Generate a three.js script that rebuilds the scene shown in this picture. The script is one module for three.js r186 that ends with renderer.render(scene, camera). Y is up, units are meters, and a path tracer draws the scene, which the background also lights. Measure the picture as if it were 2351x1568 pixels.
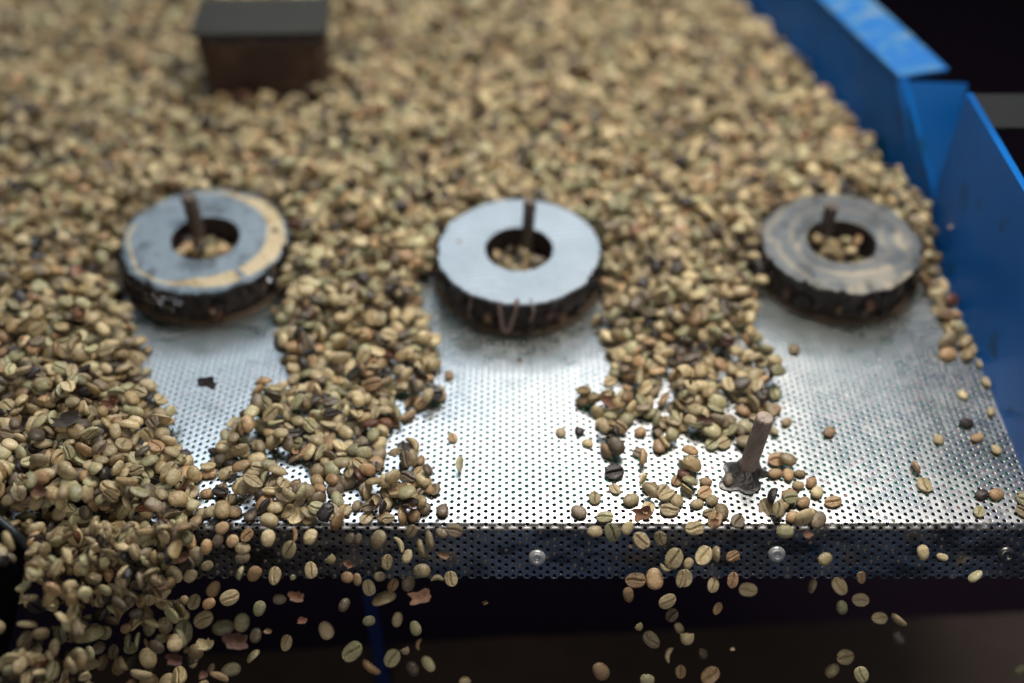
import * as THREE from 'three';
import { mergeGeometries } from 'three/addons/utils/BufferGeometryUtils.js';
import { RoundedBoxGeometry } from 'three/addons/geometries/RoundedBoxGeometry.js';
import { RectAreaLightUniformsLib } from 'three/addons/lights/RectAreaLightUniformsLib.js';

// ---------------------------------------------------------------- camera, light, exposure
const scene = new THREE.Scene();
scene.background = new THREE.Color(0x000000);
const F = 2625, CX = 1175.5, CY = 784, PITCH = THREE.MathUtils.degToRad(44.5);      // measured on the photograph at 2351 x 1568
const camera = new THREE.PerspectiveCamera(2 * THREE.MathUtils.radToDeg(Math.atan(CY / F)), 1024 / 683, 0.02, 30);
camera.position.set(0, 0.465, 0.341);
camera.lookAt(0, 0.465 - Math.sin(PITCH), 0.341 - Math.cos(PITCH));
camera.focus = 0.576;
camera.userData.fStop = camera.getFocalLength() / 23;                               // 23 mm of opening
const renderer = new THREE.WebGLRenderer();
renderer.toneMapping = THREE.LinearToneMapping;
renderer.toneMappingExposure = 1.2;
renderer.shadowMap.enabled = true;
RectAreaLightUniformsLib.init();

function lightPanel(name, label, [x, y, z], target, w, h, color, intensity) {
  const g = new THREE.Group(); g.name = name; scene.add(g);
  g.userData = { label, category: 'light panel' };
  g.position.set(x, y, z); g.lookAt(...target);                                     // +z looks at the target
  const frame = new THREE.Mesh(new THREE.BoxGeometry(w + 0.06, h + 0.06, 0.02), new THREE.MeshStandardMaterial({ color: 0x1c1c1c, roughness: 0.8 }));
  frame.name = 'frame'; frame.position.z = -0.013; g.add(frame);
  const pane = new THREE.Mesh(new THREE.BoxGeometry(w, h, 0.004), new THREE.MeshStandardMaterial({ color: 0x222222, emissive: color, emissiveIntensity: intensity * 0.1 }));
  pane.name = 'pane'; g.add(pane);
  const lamp = new THREE.RectAreaLight(color, intensity, w, h);
  lamp.position.z = 0.004; lamp.lookAt(0, 0, 1); lamp.rotation.set(0, Math.PI, 0); g.add(lamp);
  return g;
}
lightPanel('overhead_light', 'pale translucent roof sheet letting daylight onto the screen', [-0.17, 1.22, -0.74], [-0.03, 0, -0.1], 0.96, 0.5, new THREE.Color(0.78, 0.90, 1.0), 4.7);
lightPanel('overhead_light', 'wide dim panel added far behind the machine to brighten the deck', [0.35, 2.3, -2.1], [0, 0, -0.2], 3.6, 1.7, new THREE.Color(0.72, 0.86, 1.0), 0.65);  // added dim panel, gives the right of the deck a bluish reflection
lightPanel('added_top_light', 'unseen warm light panel added above the right half of the screen', [0.19, 0.72, -0.34], [0.13, 0, -0.28], 0.38, 0.26, new THREE.Color(1.0, 0.92, 0.80), 16.5);  // added light: brightens bean tops and lets the left fall darker
lightPanel('front_fill_light', 'fill light panel added on the worker side of the machine', [0.15, 1.15, 1.3], [0.15, 0, -0.05], 1.2, 0.8, new THREE.Color(1.0, 0.94, 0.86), 1.9);  // added soft fill for the bean fronts and the blue wall

// ---------------------------------------------------------------- helpers
function rng(seed) { let a = seed >>> 0; return () => { a = (a + 0x6d2b79f5) | 0; let t = Math.imul(a ^ (a >>> 15), 1 | a); t = (t + Math.imul(t ^ (t >>> 7), 61 | t)) ^ t; return ((t ^ (t >>> 14)) >>> 0) / 4294967296; }; }
const R0 = rng(77);
const lerp = THREE.MathUtils.lerp, clamp = THREE.MathUtils.clamp, sstep = (x, a, b) => THREE.MathUtils.smoothstep(x, a, b);
const hash = (x, y, z) => { let h = Math.imul(x | 0, 374761393) ^ Math.imul(y | 0, 668265263) ^ Math.imul(z | 0, 1274126177); h = Math.imul(h ^ (h >>> 13), 1274126177); return ((h ^ (h >>> 16)) >>> 0) / 4294967296; };
function noise3(x, y, z) {
  const i = Math.floor(x), j = Math.floor(y), k = Math.floor(z); let u = x - i, v = y - j, w = z - k;
  u = u * u * (3 - 2 * u); v = v * v * (3 - 2 * v); w = w * w * (3 - 2 * w);
  const c = (a, b, d) => hash(i + a, j + b, k + d);
  return lerp(lerp(lerp(c(0, 0, 0), c(1, 0, 0), u), lerp(c(0, 1, 0), c(1, 1, 0), u), v), lerp(lerp(c(0, 0, 1), c(1, 0, 1), u), lerp(c(0, 1, 1), c(1, 1, 1), u), v), w) * 2 - 1;
}
const fbm = (x, y, z, n = 4) => { let s = 0, a = 0.5; for (let i = 0; i < n; i++, a *= 0.5, x *= 2.03, y *= 2.03, z *= 2.03) s += a * noise3(x + i * 17, y, z); return s; };
const CAM = camera.position.clone(), FW = new THREE.Vector3(0, -Math.sin(PITCH), -Math.cos(PITCH)), DN = new THREE.Vector3(0, -Math.cos(PITCH), Math.sin(PITCH)), RT = new THREE.Vector3(1, 0, 0);
const UPI = DN.clone().negate(), BACK = FW.clone().negate();
const ray = (px, py) => FW.clone().addScaledVector(RT, (px - CX) / F).addScaledVector(DN, (py - CY) / F);
const at = (px, py, Y = 0) => { const d = ray(px, py); return CAM.clone().addScaledVector(d, (Y - CAM.y) / d.y); };   // a point of the photograph on a level
const deep = (px, py, Z) => CAM.clone().addScaledVector(ray(px, py), Z);
function project(p) { const d = p.clone().sub(CAM), Z = d.dot(FW); return [CX + F * d.x / Z, CY + F * d.dot(DN) / Z, Z]; }

const numbers = {};
function numbered(n) { const k = numbers[n] = (numbers[n] ?? -1) + 1; return k ? `${n}_${String(k).padStart(3, '0')}` : n; }
function shade(m) { m.castShadow = m.receiveShadow = true; return m; }
function part(name, geo, mat, parent) { const m = shade(new THREE.Mesh(geo, mat)); m.name = name; parent.add(m); return m; }
function thing(name, label, category, pos = [0, 0, 0], group) {
  const g = new THREE.Group(); g.name = numbered(name); g.position.set(...pos); g.userData = { label, category }; if (group) g.userData.group = group; scene.add(g); return g;
}
function single(name, label, category, geo, mat, group) {
  const m = shade(new THREE.Mesh(geo, mat)); m.name = numbered(name); m.userData = { label, category }; if (group) m.userData.group = group; scene.add(m); return m;
}
function build(pos, idx, nrm, uv) {
  const g = new THREE.BufferGeometry(); g.setAttribute('position', new THREE.BufferAttribute(new Float32Array(pos), 3));
  if (uv) g.setAttribute('uv', new THREE.BufferAttribute(new Float32Array(uv), 2));
  g.setIndex(idx); if (nrm) g.setAttribute('normal', new THREE.BufferAttribute(new Float32Array(nrm), 3)); else g.computeVertexNormals(); return g;
}
function tex(w, h, f, srgb) {
  const d = new Uint8Array(w * h * 4);
  for (let y = 0; y < h; y++) for (let x = 0; x < w; x++) { const c = f(x / w, y / h), o = (y * w + x) * 4; for (let k = 0; k < 3; k++) d[o + k] = clamp(Math.round((Array.isArray(c) ? c[k] : c) * 255), 0, 255); d[o + 3] = 255; }
  const t = new THREE.DataTexture(d, w, h); t.wrapS = t.wrapT = THREE.RepeatWrapping; t.magFilter = THREE.LinearFilter; t.minFilter = THREE.LinearMipmapLinearFilter; t.generateMipmaps = true; if (srgb) t.colorSpace = THREE.SRGBColorSpace; t.needsUpdate = true; return t;
}
const tile = (u, v, f, n, s) => { // noise that repeats after 1
  const a = (x, y) => fbm(x * f, y * f, s, n), x = u, y = v; return a(x, y) * (1 - x) * (1 - y) + a(x - 1, y) * x * (1 - y) + a(x, y - 1) * (1 - x) * y + a(x - 1, y - 1) * x * y;
};
const RGB = (r, g, b) => new THREE.Color().setRGB(r / 255, g / 255, b / 255, THREE.SRGBColorSpace);

// ---------------------------------------------------------------- places
const RINGS = [[467, 540], [1192, 565], [1935, 548]].map(([x, y]) => at(x, y, 0.022)), RING_R = [0.0505, 0.0492, 0.0472], HOLE_R = [0.0208, 0.0207, 0.0208];
const RING_BASE = -0.0025, RING_T = 0.0225;
function dip(x, z) { let d = 0; for (let i = 0; i < 3; i++) { const r = Math.hypot(x - RINGS[i].x, z - RINGS[i].z); d += -0.0042 * (1 - sstep(r, 0.040, 0.088)); } return d; }
// the steel sheet: level deck, a bend and a front lip that leans 60 degrees down
const Z0 = -0.0042, BR = 0.005, BETA = Math.PI / 3, LIP = 0.0262;
function sheet(x, s) { // s runs forward; returns position and normal
  const wob = 0.0004 * noise3(x * 14, s * 14, 3.3);
  if (s <= Z0) { const e = 0.002, y = dip(x, s) + wob, dx = (dip(x + e, s) - dip(x - e, s)) / (2 * e) + 0.0004 * 14 * (noise3((x + 1e-3) * 14, s * 14, 3.3) - noise3((x - 1e-3) * 14, s * 14, 3.3)) / 0.028, dz = (dip(x, s + e) - dip(x, s - e)) / (2 * e) + 0.0004 * 14 * (noise3(x * 14, (s + 1e-3) * 14, 3.3) - noise3(x * 14, (s - 1e-3) * 14, 3.3)) / 0.028; return [new THREE.Vector3(x, y, s), new THREE.Vector3(-dx, 1, -dz).normalize()]; }
  const l = s - Z0, f = Math.min(l / BR, BETA), n = new THREE.Vector3(0, Math.cos(f), Math.sin(f)), p = new THREE.Vector3(x, -BR * (1 - Math.cos(f)), Z0 + BR * Math.sin(f));
  if (l > BR * BETA) { const k = l - BR * BETA; p.y -= k * Math.sin(BETA); p.z += k * Math.cos(BETA); }
  p.addScaledVector(n, wob * (l < 0.03 ? 1 : 1)); return [p, n];
}
const S_END = Z0 + BR * BETA + LIP;

// ---------------------------------------------------------------- materials
const steelMap = tex(1024, 1024, (u, v) => { const a = tile(u, v, 6, 5, 2), b = tile(u, v, 60, 3, 5); const g = 0.86 + 0.08 * a + 0.05 * b - 0.12 * sstep(tile(u, v, 14, 4, 9), 0.22, 0.5); return [g, g * 0.995, g * 0.985]; }, true);
const steelRough = tex(512, 512, (u, v) => 0.5 + 0.35 * tile(u, v, 8, 5, 21) + 0.25 * tile(u, v, 70, 2, 31));
const steel = new THREE.MeshStandardMaterial({ name: 'steel', color: 0xd2d4d8, metalness: 1, roughness: 0.62, map: steelMap, roughnessMap: steelRough });
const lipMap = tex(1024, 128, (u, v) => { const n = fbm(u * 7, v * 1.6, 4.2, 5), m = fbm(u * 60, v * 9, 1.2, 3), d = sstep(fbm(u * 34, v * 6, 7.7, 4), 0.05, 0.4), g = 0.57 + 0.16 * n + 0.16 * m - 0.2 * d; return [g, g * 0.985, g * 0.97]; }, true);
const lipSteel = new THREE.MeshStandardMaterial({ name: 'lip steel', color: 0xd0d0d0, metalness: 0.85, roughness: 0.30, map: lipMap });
const dirt = new THREE.MeshStandardMaterial({ name: 'packed dust', color: RGB(128, 118, 108), roughness: 1 });
const speckle = tex(256, 256, (u, v) => { const a = tile(u, v, 10, 4, 3), b = tile(u, v, 34, 3, 7), c = sstep(tile(u, v, 26, 2, 12), 0.28, 0.5); return [0.88 + 0.16 * a + 0.12 * b - 0.34 * c, 0.86 + 0.18 * a + 0.12 * b - 0.36 * c, 0.83 + 0.2 * a + 0.12 * b - 0.38 * c]; }, true);
const beanBump = tex(256, 256, (u, v) => 0.5 + 0.35 * tile(u, v, 9, 4, 41) + 0.3 * tile(u, v, 40, 2, 47));
const beanMat = (c) => new THREE.MeshPhysicalMaterial({ name: 'bean skin', color: c, map: speckle, bumpMap: beanBump, bumpScale: 0.0006, roughness: 0.38, specularIntensity: 1 });
const COLOURS = { t: [[204, 188, 150], [212, 196, 158], [190, 174, 142]], g: [[184, 180, 144], [172, 170, 136], [196, 190, 152]], o: [[170, 150, 112], [158, 138, 102], [178, 158, 122]], b: [[190, 158, 120], [178, 146, 112], [196, 166, 130]], y: [[132, 118, 100], [112, 102, 90], [150, 136, 116]], k: [[62, 54, 52], [74, 66, 62], [54, 50, 54]], r: [[122, 80, 62], [100, 66, 54], [140, 98, 76]], p: [[158, 110, 90], [146, 106, 84], [168, 122, 98]] };
const COLNAME = { t: 'tan', g: 'pale green', o: 'olive', b: 'light brown', y: 'greyish', k: 'blackened' };
const beanMats = {}; for (const k in COLOURS) beanMats[k] = [0.66, 0.88, 1.08, 1.26].flatMap((v) => COLOURS[k].map((c) => beanMat(RGB(...c).multiplyScalar(v))));
const massMat = beanMat(new THREE.Color(1, 1, 1));
const huskMats = {}; for (const k of ['r', 'p', 't', 'k']) huskMats[k] = COLOURS[k].map((c) => new THREE.MeshPhysicalMaterial({ name: 'husk', color: RGB(...c), map: speckle, roughness: 0.9, transmission: 0.3, side: THREE.DoubleSide }));

// ---------------------------------------------------------------- perforated screen
{
  const screen = thing('perforated_screen', 'perforated steel sorting screen with a bent front lip, beans flowing over it', 'sieve screen');
  const p = 0.004, col = p * Math.sqrt(3) / 2, N = 12, rH = 0.00093, rB = 0.0012, XL = -0.305, XR = 0.272;
  const grids = { deck: { P: [], N: [], U: [], I: [] }, lip: { P: [], N: [], U: [], I: [] } }, plugs = [], R = rng(5);
  const c0 = Math.round(XL / col), c1 = Math.round(XR / col), Q = new THREE.Vector3();
  const xMax = (s) => 0.2715, hexPoint = (cx, cs, k, r) => { const a = k * Math.PI / 6; return [cx + r * Math.cos(a), cs + r * Math.sin(a)]; };
  let holes = 0;
  const rows = Math.round((S_END + 0.235) / p);
  for (let c = c0; c <= c1; c++) for (let k = 0; k <= rows; k++) {
    const cx = c * col + 0.0006, cs = S_END - 0.0016 - k * p - (c & 1 ? p / 2 : 0);
    if (cs < -0.235) continue;
    const onLip = cs > Z0 + BR * BETA * 0.72, g = onLip ? grids.lip : grids.deck;
    const inRing = RINGS.some((q, i) => Math.hypot(cx - q.x, cs - q.z) < RING_R[i] - 0.004);
    const [pc] = sheet(cx, cs), [ix, iy] = project(pc);
    const buried = (iy < 1170 && ix < 250 - (iy < 800 ? 0 : 0)) || iy < 560;
    const open = !inRing && !buried;
    const base = g.P.length / 3, push = (q, n, x, s) => { g.P.push(q.x, q.y, q.z); g.N.push(n.x, n.y, n.z); g.U.push(onLip ? (x + 0.31) / 0.62 : x / 0.35, onLip ? (s - Z0) / (S_END - Z0) : s / 0.35); };
    for (let a = 0; a < N; a++) { // rim of the cell: corners and middles of the sides
      const hexR = a % 2 ? p / 2 : p / Math.sqrt(3), [x, s] = hexPoint(cx, cs, a, hexR), [q, n] = sheet(x, Math.min(s, S_END)); push(q, n, x, s);
    }
    if (!open) { const [q, n] = sheet(cx, cs); push(q, n, cx, cs); for (let a = 0; a < N; a++) g.I.push(base + N, base + (a + 1) % N, base + a); continue; }
    holes++;
    for (let a = 0; a < N; a++) { const [x, s] = hexPoint(cx, cs, a, rB), [q, n] = sheet(x, s); push(q, n, x, s); }
    for (let a = 0; a < N; a++) { const [x, s] = hexPoint(cx, cs, a, rH), [q, n] = sheet(x, s); const out = new THREE.Vector3(Math.cos(a * Math.PI / 6), 0, Math.sin(a * Math.PI / 6)); q.addScaledVector(n, -0.0002); push(q, n.clone().addScaledVector(out, -1.1).normalize(), x, s); }
    for (let a = 0; a < N; a++) { const [x, s] = hexPoint(cx, cs, a, rH), [q, n] = sheet(x, s); const out = new THREE.Vector3(-Math.cos(a * Math.PI / 6), 0, -Math.sin(a * Math.PI / 6)); q.addScaledVector(n, -0.0002); push(q, out, x, s); q.addScaledVector(n, -0.0010); push(q, out, x, s); }
    for (let a = 0; a < N; a++) {
      const b = (a + 1) % N;
      for (const [o, i] of [[0, N], [N, 2 * N]]) g.I.push(base + o + a, base + i + a, base + o + b, base + o + b, base + i + a, base + i + b);
      const w = base + 3 * N; g.I.push(w + 2 * a, w + 2 * a + 1, w + 2 * b, w + 2 * b, w + 2 * a + 1, w + 2 * b + 1);
    }
    if (R() < (onLip ? 0.16 : ix > 1900 ? 0.15 : 0.075)) { const [q, n] = sheet(cx, cs); q.addScaledVector(n, -(onLip ? 0.0005 + 0.0005 * R() : 0.0003 + 0.0005 * R())); const d = new THREE.CircleGeometry(rH * 1.02, 10); const pa = d.attributes.position; for (let i = 0; i < pa.count; i++) pa.setZ(i, 0.0002 * (R() - 0.5)); d.applyQuaternion(new THREE.Quaternion().setFromUnitVectors(new THREE.Vector3(0, 0, 1), n)); d.translate(q.x, q.y, q.z); plugs.push(d); }
  }
  part('deck', build(grids.deck.P, grids.deck.I, grids.deck.N, grids.deck.U), steel, screen);
  part('lip', build(grids.lip.P, grids.lip.I, grids.lip.N, grids.lip.U), lipSteel, screen);
  const pl = part('hole_plug', mergeGeometries(plugs), dirt, screen); pl.userData = { kind: 'stuff' };
  { // plain sheet further back, under the beans
    const P = [], I = [], Nn = [], U = []; const nx = 40, nz = 20; for (let i = 0; i <= nx; i++) for (let j = 0; j <= nz; j++) { const x = lerp(-0.45, 0.275, i / nx), z = lerp(-0.60, -0.2345, j / nz); P.push(x, -0.0006, z); Nn.push(0, 1, 0); U.push(x / 0.35, z / 0.35); }
    for (let i = 0; i < nx; i++) for (let j = 0; j < nz; j++) { const a = i * (nz + 1) + j; I.push(a, a + 1, a + nz + 1, a + 1, a + nz + 2, a + nz + 1); } part('rear_sheet', build(P, I, Nn, U), steel, screen);
  }
  // screw heads on the lip
  const headPts = [[0.0001, 0.0004], [0.0009, 0.0004], [0.0013, 0.0007], [0.0015, 0.0014], [0.0020, 0.0018], [0.0030, 0.0016], [0.0038, 0.0011], [0.0043, 0.0003], [0.0044, -0.0006]].map(([x, y]) => new THREE.Vector2(x, y));
  const bright = new THREE.MeshStandardMaterial({ name: 'zinc', color: 0xd4d7dc, metalness: 0.35, roughness: 0.42, map: steelMap, roughnessMap: steelRough });
  const n = new THREE.Vector3(0, Math.cos(BETA), Math.sin(BETA));
  for (const [px, py, dull] of [[1233, 1280, 0], [1783, 1272, 0], [2310, 1273, 1]]) {
    const d = ray(px, py), q0 = sheet(0, Z0 + BR * BETA)[0], t = n.dot(q0.clone().sub(CAM)) / n.dot(d), q = CAM.clone().addScaledVector(d, t);
    const g = new THREE.LatheGeometry(headPts, 28); const s = part('screw', g, dull ? lipSteel : bright, screen); s.position.copy(q).addScaledVector(n, 0.0003); s.quaternion.setFromUnitVectors(new THREE.Vector3(0, 1, 0), n);
  }
  console.log('holes', holes);
}
// added sheet under the holes; its green imitates lens colour fringing
{
  const m = new THREE.MeshStandardMaterial({ name: 'fringe green', color: RGB(70, 232, 180), roughness: 0.7 });
  const t = single('added_green_sheet', 'green sheet added under the screen holes to imitate lens colour fringe', 'backing', new THREE.BoxGeometry(0.56, 0.004, 0.205), m); t.position.set(-0.01, -0.0115, -0.124);
}

// ---------------------------------------------------------------- blue side wall
{
  const paint = tex(512, 512, (u, v) => { const n = tile(u, v, 5, 5, 15), s = sstep(tile(u, v, 18, 4, 33), 0.2, 0.5); return [0.0 + 0.02 * s, 0.345 + 0.11 * n - 0.07 * s, 0.64 + 0.18 * n - 0.22 * s]; }, true);
  const dusty = tex(512, 256, (u, v) => { const n = tile(u, v, 6, 5, 55), k = clamp(0.24 + 1.4 * n + 1.5 * tile(u, v, 40, 3, 58), 0, 1); return [lerp(0.03, 0.46, k), lerp(0.36, 0.50, k), lerp(0.64, 0.56, k)]; }, true);
  const blue = new THREE.MeshPhysicalMaterial({ name: 'blue paint', map: paint, roughness: 0.45, specularIntensity: 0.35 }), dust = new THREE.MeshStandardMaterial({ name: 'dusty blue paint', map: dusty, roughness: 0.75 });
  const slab = (pts, thick) => { const s = new THREE.Shape(pts.map(([x, y]) => new THREE.Vector2(x, y))); const g = new THREE.ExtrudeGeometry(s, { depth: thick, bevelEnabled: true, bevelSize: 0.0006, bevelThickness: 0.0006, bevelSegments: 2 }); const uv = g.attributes.uv; for (let i = 0; i < uv.count; i++) uv.setXY(i, uv.getX(i) * 3, uv.getY(i) * 3); return g; };
  const P = new THREE.Vector3(0.171, 0, -0.565), Q = new THREE.Vector3(0.2672, 0, -0.2265), L = Q.clone().sub(P), len = L.length(), dir = L.clone().normalize();
  const rear = thing('side_wall', 'rear blue sheet metal side wall with a dusty flange along its top', 'machine wall', [P.x, 0, P.z], 'blue side wall panels');
  rear.rotation.y = Math.atan2(-dir.z, dir.x);                                     // local x runs along the wall, local z points outward from the beans
  const endF = len * 0.795;
  part('panel', slab([[0, -0.012], [len, -0.012], [len, 0.020], [endF + 0.002, 0.074], [0, 0.066]], 0.0025), blue, rear).position.z = -0.003;
  const fl = part('flange', slab([[0, 0], [endF, 0], [endF, 0.034], [0, 0.034]], 0.002), dust, rear); fl.rotation.order = 'ZXY'; fl.rotation.x = -Math.PI / 2; fl.rotation.z = 0.022; fl.position.set(0, 0.0672, 0.0006);
  { const A = new THREE.Vector3(0.2446, 0.0735, -0.2925), B = new THREE.Vector3(0.2685, -0.005, -0.2325), C = at(2222, 194, 0.074), out = new THREE.Vector3(0, -0.0006, -0.002), P3 = [], I3 = [0, 2, 4, 1, 5, 3, 0, 1, 2, 1, 3, 2, 2, 3, 4, 3, 5, 4, 4, 5, 0, 5, 1, 0]; rear.updateMatrixWorld(true); [A, B, C].forEach((v) => [v.clone(), v.clone().add(out)].forEach((q) => P3.push(...rear.worldToLocal(q).toArray()))); const gg = build(P3, I3).toNonIndexed(); gg.computeVertexNormals(); part('gusset', gg, blue, rear); }
  const front = thing('side_wall', 'front blue sheet metal side wall beside the swirled ring, nearest the lip', 'machine wall', [0.2665, 0, -0.238], 'blue side wall panels');
  front.rotation.y = -Math.PI / 2;                                                 // local x runs towards the camera (+z)
  part('panel', slab([[0, -0.03], [0.32, -0.03], [0.32, 0.115], [0, 0.099]], 0.003), blue, front).position.z = -0.003;
  const f2 = part('flange', slab([[-0.004, 0], [0.03, 0], [0.03, 0.04], [-0.004, 0.04]], 0.002), new THREE.MeshStandardMaterial({ name: 'dark steel', color: RGB(8, 12, 18), roughness: 0.9 }), front); f2.rotation.x = -Math.PI / 2; f2.position.set(0, 0.094, -0.004);
  const chip = part('paint_chip', new THREE.SphereGeometry(0.0016, 8, 6).scale(0.4, 1, 1.4), new THREE.MeshStandardMaterial({ color: RGB(220, 200, 190), roughness: 0.8 }), front);
  const cp = at(2189, 522, 0.03); chip.position.copy(front.worldToLocal(new THREE.Vector3(0.2655, 0.03, cp.z))); 
}

// ---------------------------------------------------------------- dark block on the beans
const BLOCK = { x: -0.173, z: -0.381, w: 0.084, d: 0.048, h: 0.056, y: 0.012, a: 0.03 };
{
  const m = tex(256, 256, (u, v) => { const n = tile(u, v, 5, 5, 61), s = sstep(tile(u, v, 9, 4, 70), 0.05, 0.5); return [0.23 + 0.14 * n + 0.14 * s, 0.16 + 0.10 * n + 0.13 * s, 0.13 + 0.09 * n + 0.13 * s]; }, true);
  const t = thing('block', 'dark brown blurred block lying on the beans behind the rings', 'block', [BLOCK.x, BLOCK.y, BLOCK.z]); t.rotation.y = BLOCK.a;
  const g = new RoundedBoxGeometry(BLOCK.w, BLOCK.h, BLOCK.d, 4, 0.007); const pa = g.attributes.position; for (let i = 0; i < pa.count; i++) { const x = pa.getX(i), y = pa.getY(i), z = pa.getZ(i), n = fbm(x * 60, y * 60, z * 60, 3) * 0.0016, k = 1 + 0.10 * (y / BLOCK.h); pa.setXYZ(i, x * k + n, y + n, z + n); } g.computeVertexNormals(); g.translate(0, BLOCK.h / 2, 0);
  part('body', g, new THREE.MeshStandardMaterial({ name: 'stained wood', map: m, roughness: 0.6 }), t);
  const cap = new RoundedBoxGeometry(BLOCK.w * 1.09, 0.004, BLOCK.d * 1.03, 2, 0.0015); cap.translate(0, BLOCK.h + 0.0025, 0); part('top_plate', cap, new THREE.MeshStandardMaterial({ name: 'worn steel', color: RGB(56, 56, 52), metalness: 0.3, roughness: 0.55, map: speckle }), t);
}

// ---------------------------------------------------------------- rings
function ringTexture(kind) {
  return tex(512, 512, (u, v) => {
    const x = u * 2 - 1, z = v * 2 - 1, r = Math.hypot(x, z), a = Math.atan2(z, x), n = fbm(x * 3, z * 3, kind * 7 + 1, 5), f = fbm(x * 22, z * 22, kind + 3, 3);     // z towards the viewer
    const base = [0.47, 0.52, 0.565], cream = [0.74, 0.67, 0.54], grime = sstep(fbm(x * 6, z * 6, kind * 3 + 11, 5), 0.06, 0.5);
    if (kind === 1) { const s = 0.045 * Math.sin((z + 0.12 * x) * 70 + 6 * n) * sstep(n, -0.1, 0.4), g = 0.05 * n + 0.03 * f + s; let c = [0.60 + g, 0.655 + g, 0.71 + g]; if (Math.hypot(x + 0.74, z + 0.12) < 0.035) c = [0.5, 0.42, 0.4]; return c; }
    if (kind === 0) {
      const w = a > -2.2 && a < 2.9 ? 0.018 + 0.10 * Math.max(0, Math.cos(a - 0.0)) + 0.06 * sstep(-Math.abs(a - 1.35), -0.7, -0.1)  : 0.02, rc = 0.86 - 0.05 * Math.cos(a - 0.6), gap = Math.abs(a - 0.88) < 0.05;
      const tear = sstep(-Math.abs(r - rc - 0.07 * n) + w, -0.012, 0.02) * (gap ? 0.1 : 1) * (a < -2.0 && a > -2.9 ? 0.2 : 1);
      let g = 0.07 * n + 0.03 * f; let c = base.map((b) => b + g - (r > 0.93 ? 0.10 : 0)); c = c.map((b, i) => lerp(b, cream[i] + 0.06 * n, clamp(tear, 0, 1)));
      if (Math.hypot(x - 0.80, z + 0.17) < 0.05) c = [0.35, 0.27, 0.17]; if (Math.hypot(x - 0.42, z + 0.52) < 0.03 || Math.hypot(x + 0.5, z - 0.58) < 0.03) c = [0.36, 0.42, 0.47]; return c.map((b, i) => b - grime * [0.14, 0.16, 0.18][i] - 0.08 * sstep(f, 0.15, 0.4));
    }
    const sw = Math.sin(r * 26 + a * 1.3 + 5 * n), k = sstep(sw, 0.2, 0.9) * (0.35 + 0.4 * sstep(n, -0.2, 0.3)), g = 0.1 * n + 0.03 * f, warm = sstep(Math.cos(a - 0.9), 0.2, 0.95) * sstep(r, 0.5, 0.7);
    return [0.37, 0.385, 0.40].map((b, i) => -0.12 * grime + lerp(b + g, [0.58, 0.54, 0.47][i] + g, clamp(k + 0.6 * warm * sstep(n, -0.1, 0.2), 0, 1)));
  }, true);
}
const barkMap = tex(512, 128, (u, v) => { const n = tile(u, v, 10, 5, 81), s = sstep(tile(u, v, 16, 3, 90), 0.18, 0.45); return [0.15 + 0.10 * n + 0.22 * s, 0.125 + 0.08 * n + 0.15 * s, 0.125 + 0.08 * n + 0.13 * s]; }, true);
const bark = new THREE.MeshPhysicalMaterial({ name: 'caked rubber', map: barkMap, bumpMap: beanBump, bumpScale: 0.002, roughness: 0.55 });
const innerDark = new THREE.MeshStandardMaterial({ name: 'dark bore', color: RGB(44, 34, 36), roughness: 0.6 });
const gasketMat = new THREE.MeshStandardMaterial({ name: 'dusty felt', color: RGB(92, 80, 68), map: speckle, roughness: 1 });
const cordMat = new THREE.MeshStandardMaterial({ name: 'cord', color: RGB(128, 110, 104), roughness: 0.9 });
const foilMat = new THREE.MeshStandardMaterial({ name: 'foil', color: RGB(120, 122, 130), metalness: 1, roughness: 0.24 });
const ROUGHEN = [0.030, 0.018, 0.034];
const outline = (i, a) => 1 + ROUGHEN[i] * (noise3(Math.cos(a) * 3.2 + 5, Math.sin(a) * 3.2, i * 9 + 0.5) + 0.6 * noise3(Math.cos(a) * 9, Math.sin(a) * 9 + 3, i * 9) + 0.45 * noise3(Math.cos(a) * 24, Math.sin(a) * 24 + 3, i * 9)) + (i === 1 ? -0.035 * Math.exp(-(((a - Math.PI * 0.985) / 0.09) ** 2)) - 0.02 * Math.exp(-(((a - 1.62) / 0.05) ** 2)) - 0.03 * Math.exp(-(((a - 0.42) / 0.05) ** 2)) : 0);
const RLABEL = ['rubber ring weight edged with a cream crescent, beside the left pile', 'clean blue-grey rubber ring weight in the middle of the screen', 'grey rubber ring weight with swirled dirty top beside the blue wall'];
const ringRng = rng(31);
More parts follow.
